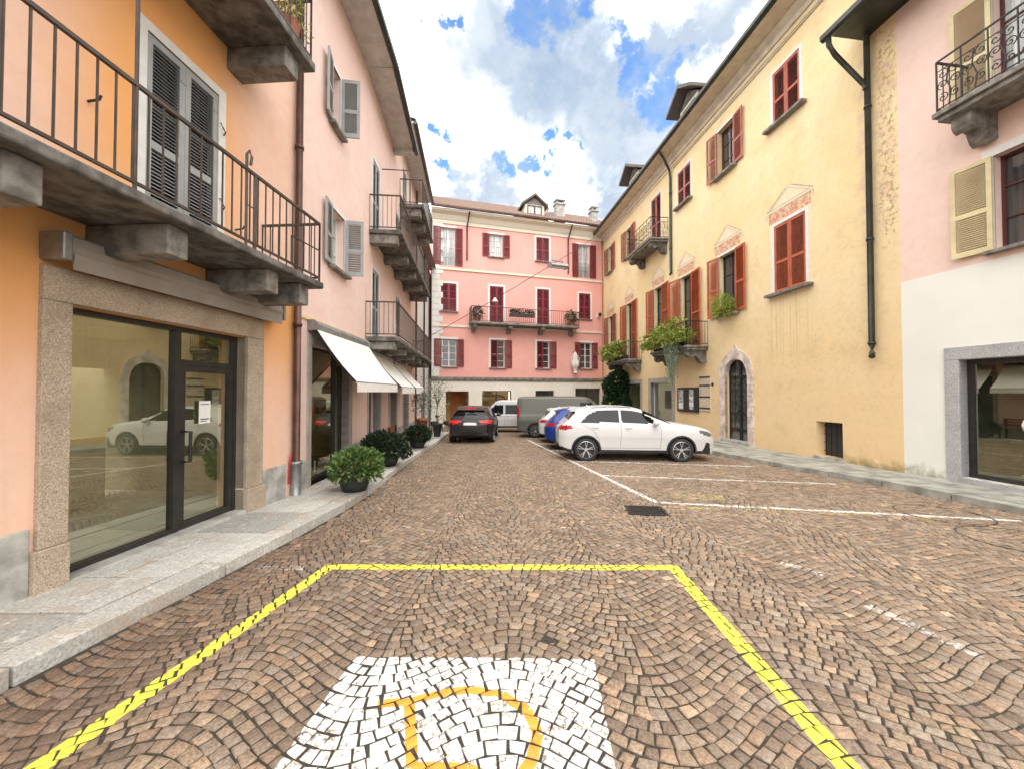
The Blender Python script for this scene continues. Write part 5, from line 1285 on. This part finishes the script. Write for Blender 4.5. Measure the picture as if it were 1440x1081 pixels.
    # wheels, arches
    for w in wx:
        for s in (-1, 1):
            yo = s*(hw-.005); yi = s*(hw-.22)
            t = MB(); r0 = S.get('rim', .235)
            prof = [(r0,-.0),(wr-.03,-.012),(wr-.006,.02),(wr,.05),(wr,.17),(wr-.006,.20),(r0,.215)]
            t.lathe([(r, (hw-.005-h_)*s) for r, h_ in prof], (w-cxs,0,wr), 36, 'y'); T = t.build('wheel', M['tyre'], root, smooth=True)
            rm_ = MB(); c_ = (w-cxs,0,wr)
            rm_.lathe([(r0,(hw-.012)*s),(r0-.012,(hw-.008)*s),(r0-.016,(hw-.02)*s)], c_, 36, 'y')
            ns_ = S.get('spokes', 5)
            for k in range(ns_):
                a = 2*PI*k/ns_+.3
                for da in ((-.17,.05),(.17,-.05)) if S.get('twin', True) else ((0,0),):
                    p0 = (w-cxs+.055*math.cos(a+da[1]), (hw-.035)*s, wr+.055*math.sin(a+da[1])); p1 = (w-cxs+(r0-.015)*math.cos(a+da[0]), (hw-.022)*s, wr+(r0-.015)*math.sin(a+da[0]))
                    rm_.tube([p0,p1], .012, 4, [.015,.013])
            rm_.lathe([(0,(hw-.018)*s),(.05,(hw-.02)*s),(.06,(hw-.05)*s)], c_, 14, 'y'); rm_.build('rim', S.get('rimmat', M['rim']), T)
            dk = MB(); dk.lathe([(0,(hw-.07)*s),(r0-.03,(hw-.07)*s),(r0-.016,(hw-.018)*s)], c_, 24, 'y'); dk.build('brake_disc', M['black_plastic'], T)
            ar = MB(); k = 22
            for i_ in range(k):
                a0 = -.25+(PI+.5)*i_/k; a1 = -.25+(PI+.5)*(i_+1)/k; ra, rb_ = wr+.035, wr+S.get('flare', .085)
                P = lambda a, r, y_: (w-cxs+r*math.cos(a), y_, max(.12, wr+r*math.sin(a)))
                def yb_(a, r):
                    px, pz = w+r*math.cos(a), max(.15, wr+r*math.sin(a)); return s*(half_w(min(max(px,.01),L-.01), max(pz,.3))+.012)
                ar.quad(P(a0,ra,yb_(a0,rb_)),P(a1,ra,yb_(a1,rb_)),P(a1,rb_,yb_(a1,rb_)),P(a0,rb_,yb_(a0,rb_)))
                ar.quad(P(a0,ra,yb_(a0,rb_)),P(a1,ra,yb_(a1,rb_)),P(a1,ra,s*(hw-.42)),P(a0,ra,s*(hw-.42)))
            ar.quad(*[(w-cxs+(wr+.05)*math.cos(a), s*(hw-.42), wr+(wr+.05)*math.sin(a)) for a in [2*PI*i_/20 for i_ in range(20)]])
            ar.build('wheel_arch', S.get('archmat', M['black_plastic']), root)
    return root, section, half_w
def place(root, x, y, yaw):
    root.location = (x, y, gz(y)+.002); root.rotation_euler = (0, 0, yaw)

def suv(name, label, paintm, L=4.55, W=1.86, H=1.58, tailm='tail', spokes=5, group='cars parked in the bays', coupe=0, dark_trim=False):
    k = H/1.58; f = L/4.6
    sx = lambda pts: [(x*f, z*k) for x, z in pts]
    S = dict(L=L, W=W, wx=(.80*f, 3.58*f), wr=.35, rim=.255, spokes=spokes, z0=.24,
        top=sx([(0,.93),(.05,.985),(.20,1.12),(.29,1.22),(.41,1.36),(.52,1.465),(.66,1.515),(1.0,1.555),(1.6,1.58),(2.1,1.57),(2.45,1.51),(2.75,1.395),(3.05,1.245),(3.28,1.125),(3.5,1.09),(3.8,1.055),(4.1,1.005),(4.35,.94),(4.48,.88),(4.56,.80),(4.6,.70)]),
        belt=sx([(0,.90),(.3,1.08),(.9,1.11),(1.8,1.075),(2.9,1.04),(3.3,1.01),(4.0,.93),(4.4,.84),(4.6,.66)]),
        plan=[(0,.80),(.06,.87),(.2,.945),(.5,.985),(1.0,1),(3.6*f,1),(4.0*f,.985),(4.3*f,.93),(4.48*f,.85),(4.6*f,.72)],
        roofw=[(0,.74),(.6,.72),(1.2,.745),(2.2,.745),(3.2,.82),(4.6,.8)],
        low=[(0,.40),(.12,.33),(.4,.25),(4.1*f,.25),(4.5*f,.22),(4.6*f,.30)],
        side=[('side_window', sx([(.66,1.125),(.82,1.30),(.98,1.39),(1.2,1.46),(1.78,1.485),(1.80,1.12)])), ('front_side_window', sx([(1.87,1.12),(1.85,1.485),(2.15,1.47),(2.44,1.41),(2.70,1.28),(2.95,1.09)]))],
        toppanels=[('windshield', (2.5*f, 3.27*f), (30,99)), ('rear_window', (.27*f, .50*f), (31,99))],
        sidemarks=[('tail_light', sx([(-.1,.90),(-.1,1.01),(.30,1.04),(.44,.985),(.26,.90)])), ('headlight', sx([(4.08,.86),(4.12,.92),(4.38,.87),(4.54,.79),(4.50,.72),(4.28,.76)])), ('lower_trim', sx([(-.1,.2),(-.1,.44),(.25,.40),(.5,.335),(4.1,.335),(4.22,.36),(4.3,.56),(4.42,.54),(4.44,.36),(4.46,.2)]))],
        rear=[('tail_light', [(.42*W,.86*k),(.52*W,.86*k),(.52*W,1.0*k),(.26*W,.98*k),(.30*W,.88*k)]), ('number_plate', [(-.1,.80),(.27,.80),(.27,.91),(-.1,.91)]), ('lower_trim', [(-.1,.2),(1,.2),(1,.50),(.6,.52),(.4,.46),(-.1,.46)])],
        front=[('grille', [(-.1,.38),(.42,.38),(.50,.55),(.44,.74),(-.1,.74)]), ('lower_trim', [(-.1,.2),(1,.2),(1,.32),(-.1,.32)])],
        gaps=[[(x*f, z*k) for x, z in l] for l in ([(1.82,1.10),(1.83,.8),(1.80,.40)],[(2.98,1.04),(3.0,.8),(2.97,.40)],[(.62,1.10),(.86,.98),(1.05,.86),(1.18,.62),(1.22,.40)],[(1.22,.40),(2.97,.40)])],
        handles=[(1.02*f+.05, .985*k), (2.05*f, .965*k)], mirror=(2.82*f, 1.06*k),
        mats={'body':paintm,'side_window':M['car_glass'],'front_side_window':M['car_glass'],'windshield':M['car_glass'],'rear_window':M['car_glass'],'tail_light':M[tailm],'headlight':M['headlamp'],'lower_trim':M['black_plastic'],'grille':M['black_plastic'],'number_plate':M['plate']})
    root, sec, hwf = vehicle(name, label, 'car', S, group)
    q = MB(); c = L/2
    q.prism([(.60*f-c,1.45*k),(.38*f-c,1.425*k),(.38*f-c,1.445*k),(.62*f-c,1.505*k)], -.55*W/1.86, .55*W/1.86, 'y'); q.build('roof_spoiler', paintm, root, bevel=.01)
    for s in (-1, 1): MB().tube([(x*f-c, s*W*.5*.70, curve(S['top'], x*f)-.02+d) for x, d in ((.95,-.05),(1.05,.005),(1.6,.01),(2.1,.0),(2.25,-.05))], .014, 6).build('roof_rail', M['zinc'], root)
    q = MB(); q.tube([(1.0*f-c,0,1.53*k),(.92*f-c,0,1.60*k)], .012, 5, [.03,.008]); q.build('aerial', paintm, root)
    return root
W1 = suv('parked_car', 'white sport utility car side on in the nearest bay with black alloy wheels', M['car_white'], H=1.62)
place(W1, 3.72, 12.28, -.055)
W2 = suv('parked_car', 'bright blue car mostly hidden behind the nearest white car', M['car_blue'], L=4.3, W=1.80, H=1.50)
place(W2, 3.43, 14.75, -.06)
W3_ = suv('parked_car', 'white hatchback between the blue car and the grey van', M['car_white'], L=4.2, W=1.78, H=1.50)
place(W3_, 3.30, 16.95, -.07)
W4 = suv('driving_car', 'dark maroon black sport utility car seen from behind with lit brake lights', M['car_black'], L=4.5, W=1.88, H=1.55, tailm='tail_on', group='car driving away up the square')
place(W4, -1.68, 18.2, PI/2-.02)
q = MB(); q.box(-2.0,-1.97,-.2,.2,1.46,1.50); q.build('brake_light', M['tail_on'], W4)
q = MB(); q.box(-1.93,-1.90,-.10,.10,1.50,1.53); q.build('roof_light', M['tail_on'], W4)
def van(name, label, paintm, L, W, H, cargo=True, group='cars parked in the bays'):
    h = H/1.95; f = L/4.8
    sx = lambda pts: [(x*f, z*h) for x, z in pts]
    S = dict(L=L, W=W, wx=(.86*f, 3.85*f), wr=.33, rim=.20, spokes=6, z0=.25, twin=False,
        top=sx([(0,1.78),(.03,1.86),(.12,1.91),(.4,1.94),(2.0,1.95),(3.0,1.94),(3.35,1.90),(3.6,1.78),(3.9,1.50),(4.15,1.24),(4.3,1.16),(4.6,1.03),(4.74,.90),(4.8,.75)]),
        belt=sx([(0,1.12),(3.4,1.10),(4.1,1.02),(4.5,.92),(4.8,.70)]), plan=[(0,.95),(.06,.985),(.3,1),(4.0*f,1),(4.4*f,.94),(4.65*f,.84),(4.8*f,.70)],
        roofw=[(0,.88),(.3,.9),(3.2*f,.88),(3.6*f,.82),(4.8*f,.82)], low=[(0,.38),(.3,.3),(4.4*f,.28),(4.8*f,.32)],
        side=[('front_side_window', sx([(2.95,1.13),(2.95,1.66),(3.45,1.66),(3.75,1.45),(4.02,1.16)]))] + ([] if cargo else [('side_window', sx([(1.75,1.13),(1.75,1.66),(2.82,1.66),(2.82,1.13)]))]),
        toppanels=[('windshield', (3.52*f, 4.12*f), (31,99))],
        sidemarks=[('tail_light', sx([(-.1,1.0),(-.1,1.45),(.10,1.45),(.10,1.0)])), ('headlight', sx([(4.3,.98),(4.5,.98),(4.68,.88),(4.68,.76),(4.45,.80)])), ('lower_trim', sx([(-.1,.2),(-.1,.52),(.2,.52),(.25,.40),(4.3,.40),(4.35,.56),(5,.56),(5,.2)]))],
        rear=[('rear_window', [(.06,1.15*h),(W*.40,1.15*h),(W*.38,1.65*h),(.06,1.65*h)]), ('number_plate', [(-.1,.72),(.27,.72),(.27,.83),(-.1,.83)]), ('lower_trim', [(-.1,.2),(2,.2),(2,.52),(-.1,.52)])],
        front=[('grille', [(-.1,.5),(.5,.5),(.5,.72),(-.1,.72)])],
        gaps=[[(x*f, z*h) for x, z in l] for l in ([(2.88,1.72),(2.88,1.1),(2.86,.42)],[(4.05,1.10),(4.0,.9),(3.95,.72)],[(1.68,1.72),(1.68,1.1),(1.68,.42)],[(.3,1.0),(1.68,1.0),(2.86,.98)])],
        handles=[(2.70*f,1.02*h),(3.05*f,1.02*h)], mirror=(3.85*f,1.12*h),
        mats={'body':paintm,'side_window':M['car_glass'],'front_side_window':M['car_glass'],'windshield':M['car_glass'],'rear_window':M['car_glass'],'tail_light':M['tail'],'headlight':M['headlamp'],'lower_trim':paintm if cargo else M['black_plastic'],'grille':M['black_plastic'],'number_plate':M['plate']}, rimmat=M['zinc'])
    return vehicle(name, label, 'van', S, group)[0]
V1 = van('parked_van', 'olive grey panel van with blind sides beyond the parked cars', M['car_grey'], 4.85, 1.92, 1.98)
place(V1, 2.72, 19.35, -.06)
V2 = van('parked_van', 'small white van with dark side windows facing left behind the dark car', M['car_white'], 4.2, 1.8, 1.80, cargo=False)
place(V2, .05, 22.4, PI-.05)

# bicycle beyond the olive pots
bk = empty('bicycle', (-3.75, 20.3, gz(20.3)), math.radians(70), 'dark bicycle parked past the potted olive trees', 'bicycle')
for x in (-.52,.52):
    q = MB(); q.tube([(x+.33*math.cos(2*PI*i/24),0,.34+.33*math.sin(2*PI*i/24)) for i in range(25)], .02, 6, cap=False); wv_ = q.build('wheel', M['tyre'], bk)
    q = MB()
    for i in range(10): q.bar((x,0,.34),(x+.31*math.cos(i*PI/5),0,.34+.31*math.sin(i*PI/5)),.003)
    q.build('spoke', M['zinc'], wv_)
q = MB(); q.tube([(-.52,0,.34),(-.12,0,.32),(.38,0,.78),(-.22,0,.82),(-.12,0,.32)], .018, 6); q.tube([(-.52,0,.34),(-.22,0,.82)], .012, 6); q.tube([(.52,0,.34),(.38,0,.78),(.36,0,.98)], .016, 6); q.tube([(-.22,0,.82),(-.24,0,.93)], .014, 6); q.build('frame', M['ink'], bk)
q = MB(); q.tube([(.28,-.28,.99),(.37,-.1,1.0),(.37,.1,1.0),(.28,.28,.99)], .014, 6); q.build('handlebar', M['zinc'], bk)
q = MB(); q.tube([(-.38,0,.95),(-.22,0,.95),(-.08,0,.94)], .05, 8, [.08,.05,.02]); q.build('saddle', M['black_pot'], bk)
q = MB(); q.tube([(.62,-.12,.55),(.62,.12,.55)], .1, 8); q.prism([(-.70,.5),(-.40,.5),(-.40,.72),(-.70,.72)], -.14, .14, 'y'); q.build('pannier', M['black_pot'], bk)

# goods in the first shop window of the pink house
def shopthing(name, x, yy, label, cat, group=None): return groot(L2, name, x, yy, -.02, label, cat, group)
t = shopthing('display_scooter', U(1.12), -.75, 'black motor scooter with orange lamp standing inside the awning shop window', 'scooter')
q = MB(); q.prism([(-.55,.30),(-.15,.26),(.25,.28),(.50,.62),(.60,1.0),(.50,1.02),(.36,.62),(.20,.42),(-.10,.45),(-.12,.72),(-.60,.78),(-.66,.6)], -.14, .14, 'y'); q.build('body', M['car_black'], t, bevel=.03)
for x in (-.5,.62):
    q = MB(); q.lathe([(.12,-.05),(.22,-.06),(.25,0),(.22,.06),(.12,.05)], (x,0,.25), 24, 'y'); q.build('wheel', M['tyre'], t, smooth=True)
q = MB(); q.tube([(.52,-.3,1.08),(.54,-.1,1.06),(.54,.1,1.06),(.52,.3,1.08)], .018, 6); q.build('handlebar', M['ink'], t)
q = MB(); q.lathe([(0,.0),(.07,.01),(.09,.05),(0,.06)], (.62,0,.92), 14, 'x'); q.build('lamp', M['lamp_on'], t)
q = MB(); q.prism([(-.6,.78),(-.1,.74),(-.05,.80),(-.5,.88),(-.62,.86)], -.13, .13, 'y'); q.build('saddle', M['black_pot'], t, bevel=.03)
for i, (u, yy, w, hh, lab) in enumerate(((.85,-.42,.30,.50,'black carton with a white label at the shop window edge'),(1.35,-.40,.26,.42,'low black carton with a narrow label further into the shop window'))):
    t = shopthing('display_box', U(u), yy, lab, 'box', 'cartons in the awning shop window')
    q = MB(); q.box(-w/2,w/2,-.10,.10,0,hh); q.build('carton', M['black_pot'], t, bevel=.01)
    q = MB(); q.box(-.04,.04,.10,.104,.1,hh-.08); q.build('price_tag', M['paper'], t)
t = shopthing('orange_helmet', U(.70), -.55, 'round orange helmet on a stand behind the awning shop glass', 'helmet')
q = MB(); q.tube([(0,0,0),(0,0,.95)], .02, 6); q.build('stand', M['zinc'], t)
q = MB(); q.lathe([(.02,.90),(.12,.92),(.15,1.02),(.13,1.13),(.07,1.19),(0,1.2)], k=16); q.build('shell', simple('orange_shell', (.75,.16,.03), .25, var=.05), t, smooth=True)

# ------------------------------------------------------------------ sky, sun, camera
w = bpy.data.worlds.new('World'); scn.world = w; w.use_nodes = True; nt = w.node_tree
bg = nt.nodes['Background']
SUN_EL, SUN_AZ = R_(55), R_(178)                # azimuth clockwise from +Y
sky = N(nt, 'ShaderNodeTexSky', sky_type='NISHITA'); sky.sun_disc = False; sky.sun_elevation = SUN_EL; sky.sun_rotation = SUN_AZ; sky.air_density = 1.0; sky.dust_density = .4; sky.ozone_density = 2.0
tc = N(nt, 'ShaderNodeTexCoord').outputs['Generated']
nv = N(nt, 'ShaderNodeVectorMath', operation='NORMALIZE'); nt.links.new(tc, nv.inputs[0]); d = nv.outputs[0]
f1 = N(nt, 'ShaderNodeTexNoise'); nt.links.new(d, f1.inputs['Vector']); f1.inputs['Scale'].default_value = 7; f1.inputs['Detail'].default_value = 6; f1.inputs['Roughness'].default_value = .62
wb = N(nt, 'ShaderNodeVectorMath', operation='MULTIPLY_ADD'); nt.links.new(f1.outputs['Color'], wb.inputs[0]); wb.inputs[1].default_value = (.30,.30,.30); nt.links.new(d, wb.inputs[2])
wd = N(nt, 'ShaderNodeVectorMath', operation='SUBTRACT'); nt.links.new(wb.outputs[0], wd.inputs[0]); wd.inputs[1].default_value = (.15,.15,.15); wdir = wd.outputs[0]
def direc(px, py):
    a, b_ = (px-720)/545, -(py-540.5)/545; p = math.atan(10.5/545)
    return Vector((a, math.cos(p)-b_*math.sin(p), math.sin(p)+b_*math.cos(p))).normalized()
def blob(v, r, hard):
    n = N(nt, 'ShaderNodeVectorMath', operation='DISTANCE'); nt.links.new(wdir, n.inputs[0]); n.inputs[1].default_value = v
    return mrange(nt, n.outputs['Value'], r*(1-hard), r*(1+hard), 1, 0)
def blobs(L, hard):
    r = None
    for px, py, rr in L:
        k = blob(direc(px, py), rr, hard); r = k if r is None else math_(nt, 'MAXIMUM', r, k)
    return r
nz = noise(nt, d, 2.2, 4, .6)
grey = math_(nt, 'MAXIMUM', mrange(nt, nz, .60, .74, 0, .35), blobs([(700,70,.14),(760,110,.15),(840,160,.15),(900,190,.14),(960,60,.05),(790,40,.10),(700,270,.09),(640,255,.06),(860,270,.07),(1010,20,.07)], .55))
blue = math_(nt, 'MAXIMUM', mrange(nt, nz, .72, .78, 0, .8), blobs([(748,2,.045),(800,18,.042),(905,92,.048),(940,112,.045),(880,78,.03),(608,216,.036),(720,225,.026),(755,222,.026),(790,228,.018),(622,35,.014),(595,205,.03),(570,230,.03)], .30))
whitec = mix(nt, mrange(nt, f1.outputs['Fac'], .35, .7), (3.05,3.02,2.95), (2.4,2.4,2.38))
greyc = mix(nt, mrange(nt, noise(nt, wdir, 4, 3), .3, .7), (.47,.60,.79), (.84,.92,1.0))
skyc = mix(nt, 1, sky.outputs[0], (.15*1.6,.15*2.1,.15*2.5), 'MULTIPLY')
col = mix(nt, grey, whitec, greyc); skyc = mix(nt, mrange(nt, f1.outputs['Fac'], .42, .62, 0, .45), skyc, greyc)
col = mix(nt, blue, col, skyc)
nt.links.new(col, bg.inputs['Color']); bg.inputs['Strength'].default_value = 1.0

w.cycles.sampling_method = 'MANUAL'; w.cycles.sample_map_resolution = 256

ld = bpy.data.lights.new('sun', 'SUN'); ld.energy = 2.0; ld.angle = R_(60); ld.color = (1,.95,.87)
lo = bpy.data.objects.new('sun', ld); COL.objects.link(lo)
sd = Vector((math.sin(SUN_AZ)*math.cos(SUN_EL), math.cos(SUN_AZ)*math.cos(SUN_EL), math.sin(SUN_EL)))
lo.rotation_euler = sd.to_track_quat('Z', 'Y').to_euler()

cd = bpy.data.cameras.new('camera'); cam = bpy.data.objects.new('camera', cd); COL.objects.link(cam); scn.camera = cam
cd.sensor_width = 36; cd.lens = 545/1440*36; cd.clip_end = 600; cd.clip_start = .05
cam.location = (0,0,1.8); cam.rotation_euler = (PI/2+math.atan(10.5/545), 0, 0)
scn.view_settings.view_transform = 'Standard'; scn.view_settings.look = 'None'; scn.view_settings.exposure = 0
scn.render.engine = 'CYCLES'
cy = scn.cycles; cy.max_bounces = 6; cy.diffuse_bounces = 3; cy.glossy_bounces = 3; cy.transmission_bounces = 4; cy.transparent_max_bounces = 6; cy.caustics_reflective = False; cy.caustics_refractive = False
